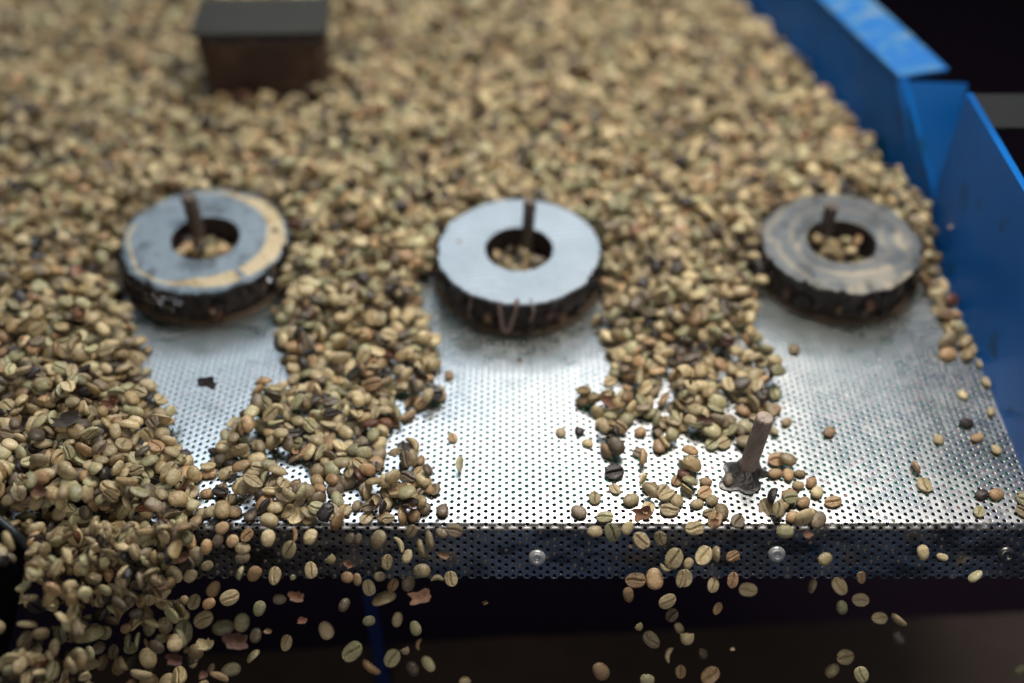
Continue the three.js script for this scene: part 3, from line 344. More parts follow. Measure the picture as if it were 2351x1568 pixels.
// beans read off the photograph, one by one: [x, y, colour, pose, length, angle] in the enlarged quarter named by the key; pose c = crease, d = back, e = edge, h = fragment
const READ = {
  M: [[60, 575, 'y', 'd', 95, 60], [115, 578, 'y', 'd', 95, 70], [255, 580, 't', 'd', 150, 55], [405, 610, 't', 'e', 130, 120], [485, 522, 't', 'c', 100, 60], [320, 480, 't', 'c', 100, 15], [170, 415, 't', 'c', 120, 60], [290, 412, 'b', 'd', 110, 30], [415, 410, 'b', 'e', 170, 85], [500, 400, 'b', 'd', 120, 80], [575, 350, 'y', 'd', 105, 60], [695, 365, 'y', 'd', 115, 80], [640, 220, 'o', 'c', 115, 80], [308, 322, 't', 'd', 120, 60], [215, 300, 'y', 'd', 130, 60], [805, 65, 'g', 'e', 140, 80], [545, 20, 'b', 'd', 90, 70], [775, 515, 'y', 'c', 130, -20], [690, 535, 'y', 'd', 100, -30], [615, 585, 't', 'e', 150, 100], [558, 640, 't', 'e', 140, 110], [315, 735, 't', 'c', 115, 80], [455, 695, 't', 'd', 105, 70], [555, 795, 't', 'd', 130, 0], [660, 840, 't', 'h', 100, 5], [755, 850, 't', 'c', 115, 110], [460, 880, 'y', 'd', 125, 85], [265, 835, 't', 'd', 90, 0], [110, 855, 'b', 'd', 95, 100], [190, 910, 't', 'c', 125, 110], [355, 895, 'b', 'c', 110, 60], [40, 840, 'b', 'd', 95, 0], [295, 990, 't', 'e', 190, 20], [190, 1140, 'g', 'd', 95, 10], [385, 1130, 't', 'd', 115, 80], [510, 1190, 'g', 'd', 115, 110], [20, 1030, 'y', 'd', 110, 60], [525, 1300, 'b', 'h', 90, 80], [435, 1335, 't', 'h', 90, 120], [75, 1350, 'g', 'c', 180, 45], [350, 1395, 'g', 'c', 140, 60], [210, 1455, 'b', 'e', 165, 140], [600, 1435, 'g', 'd', 130, 130], [490, 1470, 'y', 'd', 120, 120], [850, 1555, 't', 'd', 90, 0], [1635, 375, 'y', 'd', 125, 150], [1745, 275, 't', 'c', 115, 90], [1815, 410, 'g', 'c', 130, 10], [1885, 215, 't', 'c', 100, 130], [1880, 105, 'k', 'c', 150, 20], [1745, 525, 't', 'd', 115, 0], [1865, 530, 'g', 'c', 150, 115], [1970, 500, 't', 'd', 110, 60], [1995, 295, 't', 'd', 130, 20], [2110, 350, 't', 'c', 120, 60], [2260, 360, 't', 'c', 145, 0], [2070, 150, 't', 'e', 100, 45], [2215, 230, 't', 'c', 130, 50], [2310, 155, 'b', 'c', 100, 60], [2065, 585, 't', 'c', 140, 145], [2195, 570, 't', 'c', 110, 115], [2290, 710, 't', 'c', 160, 65], [2225, 780, 't', 'h', 90, 150], [2025, 860, 'b', 'c', 150, 5], [2155, 850, 'b', 'd', 160, 95], [1975, 960, 'b', 'd', 115, 100], [2245, 1005, 't', 'c', 140, 35], [2275, 1100, 'y', 'c', 110, 55], [2045, 1175, 't', 'h', 80, 120], [2135, 1270, 't', 'c', 150, 130], [2245, 1370, 't', 'h', 120, 75], [1785, 1485, 'b', 'd', 150, 125], [2105, 1545, 'g', 'd', 110, 0], [2340, 850, 't', 'c', 130, 80], [2325, 1190, 't', 'd', 90, 120], [2335, 1490, 'b', 'c', 100, 90], [85, 70, 't', 'd', 130, 60], [225, 50, 'b', 'd', 150, 10], [330, 150, 't', 'e', 150, -10], [425, 50, 'y', 'd', 90, 90], [450, 220, 'b', 'd', 130, 80], [370, 220, 'b', 'd', 110, 70], [155, 220, 'y', 'e', 140, 65], [105, 330, 'y', 'd', 95, 60], [20, 360, 'o', 'c', 110, 60], [510, 170, 'b', 'd', 110, 60]],
  R: [[145, 690, 't', 'c', 150, 60], [235, 680, 't', 'e', 120, 90], [345, 695, 'b', 'c', 110, 15], [40, 745, 't', 'd', 90, 60], [15, 845, 't', 'c', 130, 80], [210, 890, 't', 'c', 120, 80], [345, 860, 'b', 'c', 120, 80], [450, 925, 't', 'c', 135, 0], [240, 1055, 'b', 'c', 95, 60], [980, 715, 't', 'd', 115, 35], [1655, 670, 't', 'd', 115, 95], [1785, 700, 't', 'h', 85, -15], [895, 900, 'y', 'e', 110, 70], [1080, 900, 't', 'c', 140, 120], [1230, 840, 'b', 'c', 95, 100], [1225, 995, 't', 'c', 125, 0], [1095, 1045, 'g', 'd', 110, 100], [2015, 835, 'g', 'e', 120, 40], [1355, 1120, 't', 'c', 115, 0], [1490, 1130, 't', 'e', 130, 140], [1485, 1255, 'y', 'd', 120, 130], [30, 1240, 't', 'h', 140, 90], [140, 1365, 'y', 'd', 90, 120], [190, 1515, 'b', 'c', 150, 40], [1120, 1390, 't', 'c', 130, 20], [1030, 1480, 't', 'd', 120, 45], [1230, 1510, 'g', 'c', 130, 110], [2320, 1475, 'g', 'd', 90, 30], [320, 155, 'y', 'd', 120, 80], [640, 110, 'b', 'd', 110, 10], [730, 120, 'b', 'd', 110, 85], [810, 110, 'o', 'd', 85, 0], [800, 190, 'o', 'd', 85, 0], [890, 170, 'b', 'd', 105, 50], [930, 240, 't', 'd', 110, 50], [740, 260, 'b', 'd', 120, 5], [835, 310, 'b', 'd', 120, 30], [765, 410, 'b', 'd', 115, 20], [890, 380, 't', 'd', 80, 60], [835, 465, 't', 'e', 160, 20], [945, 485, 'y', 'd', 160, 45], [705, 525, 'g', 'd', 130, 0], [1040, 305, 'b', 'c', 130, 10], [1605, 75, 'b', 'e', 110, 110], [1670, 190, 't', 'c', 130, 110], [2065, 255, 'k', 'd', 110, 20], [2165, 255, 'b', 'd', 120, 20], [2050, 370, 'g', 'c', 110, 60], [390, 480, 'y', 'c', 130, 60], [270, 375, 'o', 'd', 140, 85], [185, 380, 'o', 'c', 100, 0], [155, 240, 'b', 'c', 130, 40], [205, 295, 't', 'd', 100, 30], [100, 320, 't', 'd', 105, 10], [165, 165, 'b', 'd', 90, 0], [80, 500, 't', 'c', 140, 5], [650, 15, 'b', 'c', 140, 20], [720, 40, 'o', 'd', 130, 150]],
  MM: [[640, 740, 't', 'd', 105, 30], [740, 1000, 'b', 'd', 90, 80], [1510, 1390, 't', 'd', 80, 90], [765, 1425, 'b', 'c', 95, 110], [1640, 1380, 'k', 'h', 60, 80], [1695, 1465, 't', 'd', 85, -15], [620, 915, 'o', 'd', 75, 0], [690, 1145, 'o', 'd', 80, 60], [1805, 735, 't', 'd', 90, 80], [1850, 1040, 't', 'c', 110, 30], [2190, 1490, 'b', 'd', 130, 80], [2060, 1390, 'b', 'd', 100, 30], [1870, 1370, 'k', 'd', 110, 60], [1890, 1470, 'k', 'd', 110, 70], [1790, 1330, 't', 'd', 110, 45], [2060, 1540, 'y', 'c', 120, 150]],
  RR: [[770, 820, 'o', 'd', 100, 80], [645, 930, 't', 'd', 80, 60], [1015, 1390, 'b', 'd', 100, 45], [1935, 1135, 't', 'd', 90, 100], [1960, 1330, 'k', 'd', 105, 0], [2030, 1430, 'b', 'h', 110, 20], [1770, 1440, 't', 'd', 95, 60], [2170, 1510, 't', 'd', 90, 90], [1820, 790, 't', 'e', 190, 30], [1830, 860, 'b', 'd', 130, 10], [2010, 820, 't', 'd', 110, 60], [2070, 920, 't', 'd', 90, 80], [2110, 1050, 't', 'd', 110, 120], [2130, 1250, 't', 'd', 80, 60], [645, 1235, 'b', 'd', 100, 40], [720, 1320, 'o', 'd', 90, 30]],
  LL: [[1010, 820, 'o', 'd', 75, 80]],
  L: [[1280, 210, 't', 'c', 140, 85], [1280, 300, 'g', 'd', 110, 0], [1150, 295, 'g', 'c', 140, 5], [1420, 245, 'b', 'd', 90, 0], [1350, 140, 'b', 'd', 100, 60], [1430, 110, 'b', 'd', 115, 10], [1525, 215, 'o', 'c', 110, 80], [1675, 160, 'o', 'c', 120, 60], [1780, 170, 'o', 'd', 90, 10], [1900, 130, 'b', 'd', 100, 30], [1910, 225, 'b', 'd', 120, -30], [2030, 190, 'b', 'd', 110, 60], [1600, 375, 'b', 'd', 130, 0], [1820, 320, 'b', 'd', 160, 50], [1810, 260, 'k', 'd', 140, 10], [1720, 400, 'y', 'd', 110, 60], [1970, 300, 'o', 'd', 90, 0], [2055, 310, 't', 'd', 110, 60], [2160, 295, 'b', 'd', 120, 50], [2035, 405, 't', 'c', 150, 65], [1385, 385, 't', 'd', 110, 0], [1335, 470, 'b', 'd', 110, 60], [1280, 380, 'b', 'd', 90, 30], [1215, 450, 'g', 'c', 170, 70], [1105, 505, 't', 'c', 130, -20], [2115, 465, 'o', 'd', 95, 30], [2135, 560, 't', 'd', 120, 50], [2030, 540, 'b', 'e', 110, 100], [1530, 500, 'b', 'd', 110, 30], [1700, 550, 'b', 'c', 110, 50], [1845, 570, 't', 'd', 130, 85], [1500, 585, 'y', 'd', 110, 70], [1600, 590, 'b', 'd', 100, 50], [1420, 630, 'b', 'd', 120, 80], [1265, 580, 't', 'c', 120, 10], [1345, 690, 't', 'd', 140, 80], [1425, 760, 't', 'd', 90, 20], [1670, 640, 't', 'd', 120, 0], [1670, 705, 'y', 'd', 110, 10], [1990, 650, 't', 'c', 140, 70], [1110, 720, 'y', 'd', 120, -40], [1660, 810, 'g', 'e', 110, 70], [1750, 815, 'b', 'd', 130, 60], [1890, 830, 't', 'c', 135, 80], [2140, 790, 't', 'c', 125, 100], [2270, 710, 't', 'h', 100, 130], [2015, 840, 'g', 'd', 50, 60], [1310, 830, 't', 'd', 110, 30], [1200, 820, 't', 'd', 140, -40], [985, 830, 'g', 'c', 120, 10], [1470, 920, 'b', 'd', 125, 60], [1580, 980, 't', 'c', 150, 30], [1335, 1010, 't', 'c', 120, 70], [1785, 1055, 'g', 'd', 120, 70], [1440, 1020, 'b', 'd', 110, 30], [1185, 1040, 'y', 'd', 110, 10], [1265, 1000, 'o', 'd', 80, 60], [1925, 990, 'y', 'd', 100, 0], [1665, 1150, 'g', 'd', 140, 75], [1535, 1185, 'g', 'd', 160, 5], [1400, 1130, 't', 'c', 150, 30], [1245, 1110, 't', 'd', 140, 20], [1260, 1220, 'g', 'c', 190, 80], [1135, 1170, 't', 'd', 130, 120], [1030, 1180, 'g', 'c', 140, 80], [1760, 1240, 'y', 'd', 115, 80], [1970, 1290, 't', 'c', 120, 80], [2245, 1205, 't', 'd', 140, 120], [1345, 1405, 'y', 'e', 120, 30], [1745, 1385, 'g', 'e', 120, 45], [1590, 1475, 'g', 'd', 145, 10], [1455, 1465, 'y', 'd', 75, 60], [1020, 1395, 't', 'd', 160, 110], [620, 1240, 'g', 'e', 240, 10], [415, 1240, 'g', 'c', 130, 110], [265, 1335, 'g', 'e', 150, 75], [345, 1365, 't', 'c', 85, 0], [640, 860, 'g', 'd', 190, 25], [510, 780, 'o', 'd', 140, 20], [430, 735, 't', 'd', 120, 60], [425, 640, 'o', 'd', 120, 60], [410, 520, 't', 'e', 170, 50], [520, 560, 't', 'd', 160, 90], [700, 730, 'b', 'd', 170, 10], [685, 600, 'b', 'd', 130, 100], [800, 620, 'y', 'd', 135, -30], [930, 660, 't', 'c', 130, 60], [825, 760, 't', 'c', 100, 0], [780, 940, 't', 'c', 150, -40], [900, 940, 't', 'h', 150, 60], [740, 1030, 't', 'd', 110, 60], [1020, 920, 't', 'd', 120, 85], [570, 1180, 'y', 'd', 140, 100], [690, 1090, 'k', 'd', 140, 60], [940, 1090, 'y', 'd', 110, 10], [870, 1190, 'b', 'd', 100, 30], [890, 1280, 'g', 'e', 120, 90], [950, 1270, 'g', 'e', 120, 80], [620, 1360, 'g', 'd', 110, 90], [820, 1450, 'o', 'd', 150, 70], [570, 1430, 't', 'd', 90, 0], [200, 1530, 'y', 'd', 110, 60]],
};
const X = new THREE.Vector3(), Y = new THREE.Vector3(), Zv = new THREE.Vector3(), MAT = new THREE.Matrix4();
function frame(x, y) { X.copy(x).normalize(); Y.copy(y).addScaledVector(X, -X.dot(y)).normalize(); Zv.crossVectors(X, Y); return new THREE.Quaternion().setFromRotationMatrix(MAT.makeBasis(X, Y, Zv)); }
const RB = rng(2024);
function addBean(o) { beans.push(o); return o; }
const read = []; for (const k in READ) for (const [zx, zy, col, pose, len, ang] of READ[k]) read.push({ px: G[k][0] + zx / SX, py: G[k][1] + zy / SX, col, pose, len: len / SX * 0.94, ang: ang * Math.PI / 180 });
read.sort((a, b) => a.py - b.py);
function shapeFor(pose, col, R) { return pose === 'h' ? 13 + Math.floor(R() * 6) : col === 'k' ? 11 + Math.floor(R() * 2) : pose === 'e' ? [0, 3, 5, 7, 14, 18][Math.floor(R() * 6)] : R() < 0.1 ? 11 + Math.floor(R() * 2) : Math.floor(R() * 9); }
for (const b of read) {
  const shape = shapeFor(b.pose, b.col, RB), asp = 0.95 + 0.14 * RB(), th = 0.9 + 0.2 * RB();
  if (b.py < 1212) { // on the deck
    const p = at(b.px, b.py, 0.0032), [, , Zc] = project(p), half = clamp(b.len / 2 / (F / Zc), 0.0032, 0.0078), yaw = Math.atan2(Math.sin(b.ang) / 0.78, Math.cos(b.ang));
    const l = lay(p.x, Math.min(p.z, -0.004), half, half * 0.72, half * (b.pose === 'e' ? 1.3 : 0.85), yaw, RB, 0, 0.35); if (!l) continue;
    const dirX = new THREE.Vector3(Math.cos(yaw), 0.12 * (RB() - 0.5), -Math.sin(yaw)), up = l.n.clone().addScaledVector(BACK, b.pose === 'e' ? 0 : 0.25); if (b.pose === 'c') up.negate(); if (b.pose === 'e') up.set(Math.sin(yaw), 0.25, Math.cos(yaw));
    addBean({ p: new THREE.Vector3(p.x, l.y, Math.min(p.z, -0.003)), q: frame(dirX, up), s: [half, half * th, half * asp], shape, col: b.col, pose: b.pose, read: true });
  } else { // in the air before and under the lip
    const f = clamp((b.py - 1215) / 350, 0, 1), Zc = b.py < 1335 ? 0.556 + 0.007 * RB() + 0.008 * clamp((b.py - 1230) / 100, 0, 1) : 0.568 + 0.03 * RB() + 0.012 * f - (b.px < 330 ? 0.03 * RB() : 0), half = b.len / 2 / (F / Zc), p = deep(b.px, b.py, Zc), tl = (RB() - 0.5) * 0.5;
    const ax = RT.clone().multiplyScalar(Math.cos(b.ang)).addScaledVector(UPI, Math.sin(b.ang)).addScaledVector(BACK, tl), up = BACK.clone().addScaledVector(RT, (RB() - 0.5) * 0.8).addScaledVector(UPI, (RB() - 0.3) * 0.8); if (b.pose === 'c') up.negate(); if (b.pose === 'e') up.copy(RT).multiplyScalar(-Math.sin(b.ang)).addScaledVector(UPI, Math.cos(b.ang)).addScaledVector(BACK, 0.25);
    addBean({ p, q: frame(ax, up), s: [half, half * th, half * asp], shape, col: b.col, pose: b.pose, read: true, air: true });
  }
}
// the heap behind the rings and the streams between them
let tries = 0;
for (; tries < 240000; tries++) {
  const x = lerp(-0.43, 0.27, RB()), z = lerp(-0.575, -0.002, RB()), [px, py] = project(new THREE.Vector3(x, 0, z)); if (px < -170 || px > 2480 || py < -150) { RB(); continue; }
  const t = want(px, py, x, z), keep = RB(); if (!t) continue;
  const k = Math.floor((z - HZ0) / CELL) * HW + Math.floor((x - HX0) / CELL), h = H[k]; if (h > t[0] - 0.003) continue;
  if (t[1] < 1 && 0.62 * hash(Math.floor(x * 420), Math.floor(z * 420), 5) + 0.38 * (0.5 + 0.9 * noise3(x * 75, z * 75, 2)) > t[1]) continue;
  const half = 0.0036 + 0.0014 * RB() + 0.0006 * RB(), yaw = RB() * Math.PI * 2, pr = RB(), pose = pr < 0.52 ? 'd' : pr < 0.80 ? 'c' : 'e', th = 0.9 + 0.2 * RB(), l = lay(x, z, half, half * 0.72, half * (pose === 'e' ? 1.25 : 0.85), yaw, RB, 0); if (!l) continue;
  const up = l.n.clone().add(new THREE.Vector3(RB() - 0.5, 0, RB() - 0.5).multiplyScalar(1.3)); const dx = new THREE.Vector3(Math.cos(yaw), (RB() - 0.5) * 1.1, -Math.sin(yaw)); dx.addScaledVector(l.n, -dx.dot(l.n) * 0.8); if (pose === 'c') up.negate(); if (pose === 'e') up.set(Math.sin(yaw), 0.5 * (RB() - 0.2), Math.cos(yaw));
  addBean({ p: new THREE.Vector3(x, l.y, z), q: frame(dx, up), s: [half, half * th, half * (0.92 + 0.16 * RB())], shape: pickShape(RB), col: pickColour(RB), pose });
}
// beans pouring over the lip under the big pile on the left
for (let i = 0; i < 560; i++) {
  const px = lerp(-60, 560, RB()), py = lerp(1205, 1640, RB()), edge = poly([[470, 1205], [400, 1300], [400, 1400], [560, 1640]])(py), left = poly([[-80, 1205], [40, 1300], [60, 1400], [-80, 1640]])(py), q = RB();
  if (px > edge + 60 * (q - 0.5) || px < left + 60 * q) { RB(); continue; } const dense = lerp(1, 0.42, sstep(py, 1210, 1420)); if (RB() > dense) continue;
  const Zc = (py < 1335 ? 0.548 + 0.016 * RB() : 0.555 + 0.055 * RB()), half = 0.0037 + 0.0017 * RB(), p = deep(px, py, Zc), qq = new THREE.Quaternion(RB() - 0.5, RB() - 0.5, RB() - 0.5, RB() - 0.5).normalize();
  addBean({ p, q: qq, s: [half, half * (0.9 + 0.2 * RB()), half * (0.92 + 0.16 * RB())], shape: pickShape(RB), col: pickColour(RB), pose: 'd', air: true });
}
for (let i = 0; i < 130; i++) { const py = 1203 + 190 * RB() ** 1.4, px = lerp(10, 490 - (py - 1203) * 0.6, RB()), half = 0.0036 + 0.0015 * RB(); addBean({ p: deep(px, py, 0.548 + 0.016 * RB()), q: new THREE.Quaternion(RB() - 0.5, RB() - 0.5, RB() - 0.5, RB() - 0.5).normalize(), s: [half, half * (0.9 + 0.2 * RB()), half], shape: pickShape(RB), col: pickColour(RB), pose: 'd', air: true }); }
for (let i = 0; i < 62; i++) { const px = lerp(-20, 200, RB()), py = lerp(1235, 1600, RB()), half = 0.0036 + 0.0015 * RB(); addBean({ p: deep(px, py, 0.528 + 0.016 * RB()), q: new THREE.Quaternion(RB() - 0.5, RB() - 0.5, RB() - 0.5, RB() - 0.5).normalize(), s: [half, half, half], shape: pickShape(RB), col: pickColour(RB), pose: 'd', air: true }); }
console.log('beans', beans.length);

// which beans show largest: nearest per pixel on a small grid
{
  const W = 1176, HH = 784, zb = new Float32Array(W * HH).fill(9), id = new Int32Array(W * HH).fill(-1);
  beans.forEach((b, n) => { const [px, py, Zc] = project(b.p); b.px = px; b.py = py; const r = b.s[0] * 0.72 * F / Zc / 2, cx = px / 2, cy = py / 2; for (let y = Math.max(0, Math.floor(cy - r)); y <= Math.min(HH - 1, cy + r); y++) for (let x = Math.max(0, Math.floor(cx - r)); x <= Math.min(W - 1, cx + r); x++) { const d = (x - cx) ** 2 + (y - cy) ** 2; if (d > r * r) continue; const Z = Zc - b.s[0] * 0.5 * Math.sqrt(1 - d / (r * r)); if (Z < zb[y * W + x]) { zb[y * W + x] = Z; id[y * W + x] = n; } } });
  for (const b of beans) b.seen = 0; for (const n of id) if (n >= 0) beans[n].seen++;
}
const order = beans.filter((b) => b.seen > 0 && b.col !== 'r').sort((a, b) => b.seen + (b.read ? 9000 : 0) - a.seen - (a.read ? 9000 : 0)), ONE = new Set(order.slice(0, 300));
console.log('read', read.length, 'read kept', [...ONE].filter((b) => b.read).length);

// labels: colour, side shown, place, and a rank from the left only where that is not enough
const POSE = { c: 'crease showing', d: 'back showing', e: 'on edge', h: 'broken' };
function zone(b) {
  const { px, py } = b;
  if (b.air || py > 1212) {
    const x = px < 250 ? 'at photo edge' : px < 470 ? 'under left pile' : px < 700 ? 'below cream-edged ring' : px < 1110 ? 'under left stream' : px < 1700 ? 'under right stream' : 'near blue wall';
    return py < 1335 ? `before the lip ${x}` : py < 1450 ? `falling below the lip ${x}` : `falling lowest ${x}`;
  }
  if (px < LB(py) + 8) return py < 900 ? 'on the left pile by the ring' : py < 1060 ? 'on the left pile edge' : 'at the front of the left pile';
  if (px < 1060) return py < 900 ? 'in the left stream near the rings' : py < 1060 ? 'midway down the left stream' : 'at the lip end of the left stream';
  if (px < 1340) return 'on bare screen before the clean ring';
  if (Math.hypot(px - 1740, py - 1080) < 130) return 'clustered round the bare stud';
  if (px < 1930) return py < 900 ? 'in the right stream near the rings' : py < 1060 ? 'midway down the right stream' : 'at the lip end of the right stream';
  return px > C0(py) - 40 ? 'along the blue wall foot' : 'scattered on bare screen by blue wall';
}
const ORD = ['leftmost', 'second', 'third', 'fourth', 'fifth', 'sixth', 'seventh', 'eighth', 'ninth', 'tenth', 'eleventh', 'twelfth', 'thirteenth', 'fourteenth', 'fifteenth', 'sixteenth', 'seventeenth', 'eighteenth', 'nineteenth', 'twentieth'];
const byKey = {}; for (const b of ONE) { const k = `${COLNAME[b.col]} bean, ${POSE[b.pose]}, ${zone(b)}`; (byKey[k] ??= []).push(b); }
for (const k in byKey) byKey[k].sort((a, b) => a.px - b.px).forEach((b, i, l) => { b.label = l.length === 1 ? k : i === 0 ? `${k}, leftmost` : i === l.length - 1 ? `${k}, rightmost` : `${k}, ${ORD[i] ?? i + 1} from left`; });
for (const b of ONE) {
  const m = shade(new THREE.Mesh(SHAPES[b.shape], beanMats[b.col][Math.floor(RB() * 12)])); m.name = numbered('coffee_bean'); m.position.copy(b.p); m.quaternion.copy(b.q); m.scale.set(...b.s); m.userData = { label: b.label, category: 'coffee bean', group: 'green coffee beans' }; scene.add(m);
}
{ // all the others
  const mass = new THREE.Group(); mass.name = 'coffee_bean_mass'; mass.userData = { label: 'mass of small pale green and tan coffee beans covering the screen', category: 'coffee beans', kind: 'stuff' }; scene.add(mass);
  const rest = beans.filter((b) => !ONE.has(b)), tint = new THREE.Color();
  SHAPES.forEach((g, s) => { const l = rest.filter((b) => b.shape === s); if (!l.length) return; const im = shade(new THREE.InstancedMesh(g, massMat, l.length)); im.name = 'loose_bean'; im.userData = { kind: 'stuff' }; l.forEach((b, n) => { im.setMatrixAt(n, MAT.compose(b.p, b.q, new THREE.Vector3(...b.s))); const c = COLOURS[b.col][Math.floor(RB() * 3)], v = 0.58 + 0.72 * RB(); tint.copy(RGB(...c)).multiplyScalar(v); im.setColorAt(n, tint); }); mass.add(im); });
}

// ---------------------------------------------------------------- husks, strands and scraps
function huskShape(seed, long = 1.5, curl = 0.9) {
  const R = rng(seed * 77 + 3), K = 18, J = 5, P = [], I = [], U = [], rad = []; for (let k = 0; k < K; k++) rad.push(0.62 + 0.5 * R());
  for (let j = 0; j <= J; j++) for (let k = 0; k <= K; k++) { const a = k / K * 2 * Math.PI, r = j / J * lerp(1, rad[k % K], j / J), x = r * Math.cos(a) * long / 1.2, z = r * Math.sin(a) * 0.8, y = curl * (z * z * 0.8 + 0.25 * x * x) + 0.22 * fbm(x * 2.4 + seed, z * 2.4, seed, 3); P.push(x, y, z); U.push(x * 0.5, z * 0.5); }
  for (let j = 0; j < J; j++) for (let k = 0; k < K; k++) { const a = j * (K + 1) + k; I.push(a, a + 1, a + K + 1, a + 1, a + K + 2, a + K + 1); }
  const n = P.length / 3; for (let i = 0; i < n; i++) { P.push(P[3 * i], P[3 * i + 1] - 0.05, P[3 * i + 2]); U.push(U[2 * i], U[2 * i + 1]); } const m = I.length; for (let i = 0; i < m; i += 3) I.push(I[i] + n, I[i + 2] + n, I[i + 1] + n);
  for (let k = 0; k < K; k++) { const a = J * (K + 1) + k; I.push(a, a + 1, a + n, a + 1, a + 1 + n, a + n); } return build(P, I, null, U);
}
const HUSKS = [1, 2, 3, 4, 5, 6].map((s) => huskShape(s, 1.1 + 0.25 * (s % 4), 1.0 + 0.35 * (s % 3)));
const RH = rng(99);
const SCRAPS = [['L', 1255, 700, 'r', 105, 'red-brown husk scrap before the lip under the left pile'], ['L', 1610, 1290, 'r', 190, 'large red-brown husk falling below the left pile'], ['L', 1200, 1405, 'r', 130, 'curled red-brown husk falling beside the large red-brown husk'], ['L', 1405, 1515, 'r', 100, 'red-brown husk under the large red-brown husk, lowest'], ['L', 1100, 870, 'p', 150, 'pale translucent husk falling under the left pile'], ['L', 2035, 985, 'p', 120, 'twisted pinkish husk falling beside a greyish bean'], ['L', 2080, 1140, 'p', 90, 'small pointed brown husk falling in the dark gap'], ['L', 1845, 1215, 'b', 60, 'tiny light brown chip falling in the dark gap'], ['L', 1490, 435, 'k', 60, 'small purple-black chip on the screen by the left pile'], ['L', 280, 250, 'r', 150, 'blurred red-brown husk on the left pile, nearest'], ['L', 680, 650, 'r', 100, 'reddish husk before the left pile among tan beans'], ['L', 1050, 190, 'k', 120, 'dark purple husk on the front of the left pile'], ['L', 1420, 1325, 't', 150, 'flat tan husk flake falling by the large red-brown husk'], ['M', 50, 745, 'p', 90, 'pinkish husk square before the lip under the left stream'], ['M', 700, 690, 'b', 70, 'thin orange husk sliver before the lip'], ['M', 550, 985, 'p', 165, 'large torn pink husk falling under the left stream'], ['M', 988, 1012, 'b', 40, 'tiny tan chip alone in the dark gap'], ['M', 2080, 400, 'p', 150, 'brown husk strand caught among beans at the right stream end'], ['M', 490, 345, 'r', 60, 'small brown husk between beans at the left stream end'], ['M', 1990, 628, 'b', 30, 'tiny orange chip before the lip at the right stream'], ['R', 850, 550, 'p', 90, 'curled orange husk hanging on the lip edge'], ['R', 215, 460, 'p', 60, 'small orange husk on the screen before the bare stud'], ['R', 335, 1335, 't', 35, 'tiny pale chip falling below the bare stud'], ['MM', 1850, 1210, 'r', 130, 'dark red husk in the right stream'], ['MM', 1225, 915, 'b', 55, 'tiny amber chip alone before the clean ring'], ['RR', 140, 1330, 'r', 110, 'dark red husk beside the bare stud'], ['LL', 760, 1230, 'r', 130, 'torn red-brown husk on the left pile edge'], ['LL', 535, 545, 'r', 150, 'orange-red husk lying on the left pile below the ring'], ['LL', 95, 1290, 'k', 110, 'black husk in the left pile near the photo edge'], ['LL', 460, 1340, 'k', 170, 'large blue-black husk on the left pile'], ['LL', 170, 1350, 'k', 130, 'dark curled husk beside the large blue-black husk']];
for (const [k, zx, zy, c, len, label] of SCRAPS) {
  const px = G[k][0] + zx / SX, py = G[k][1] + zy / SX, mat = (huskMats[c] ?? beanMats[c])[Math.floor(RH() * 3)], g = HUSKS[Math.floor(RH() * 6)]; let p, Zc;
  if (py < 1212) { p = at(px, py, 0.005); for (let n = 0; n < 3; n++) { const h = H[clamp(Math.floor((p.z - HZ0) / CELL), 0, HD - 1) * HW + clamp(Math.floor((p.x - HX0) / CELL), 0, HW - 1)]; p = at(px, py, Math.max(h, 0) + 0.0014); } Zc = project(p)[2]; } else { Zc = 0.545 + 0.012 * RH(); p = deep(px, py, Zc); }
  const half = len / SX / 2 / (F / Zc), m = single('husk_flake', label, 'husk', g, mat, 'coffee husk scraps'); m.position.copy(p); m.scale.setScalar(half * 0.9); m.quaternion.copy(frame(new THREE.Vector3(1, RH() - 0.5, RH() - 0.5), BACK.clone().add(new THREE.Vector3(2.4 * (RH() - 0.5), 0.3 + 1.6 * RH(), RH() - 0.5))));
}
{ // black scrap hopping over the screen, and hairs by the cream-edged ring
  const g = huskShape(12, 1.5, 0.15), m = single('husk_flake', 'flat black husk scrap above the bare screen before the cream-edged ring', 'husk', g, huskMats.k[2], 'coffee husk scraps'); m.position.copy(at(477, 878, 0.012)); m.scale.set(0.0047, 0.0035, 0.0045); m.quaternion.copy(frame(new THREE.Vector3(1, -0.12, 0.15), BACK));
  const hair = new THREE.MeshStandardMaterial({ name: 'black fibre', color: RGB(24, 22, 24), roughness: 0.6 });
  const run = (pts) => new THREE.TubeGeometry(new THREE.CatmullRomCurve3(pts.map(([x, y, h]) => at(x, y, h))), 40, 0.00022, 6);
  single('plant_fibre', 'upper of two thin black fibres below the cream-edged ring', 'fibre', run([[378, 762, 0.004], [430, 752, 0.004], [480, 752, 0.003], [540, 748, 0.003], [580, 758, 0.001], [608, 773, 0]]), hair, 'black fibres on the screen');
  single('plant_fibre', 'lower of two thin black fibres below the cream-edged ring', 'fibre', run([[347, 782, 0.004], [400, 778, 0.004], [450, 764, 0.0035], [490, 752, 0.003]]), hair, 'black fibres on the screen');
}

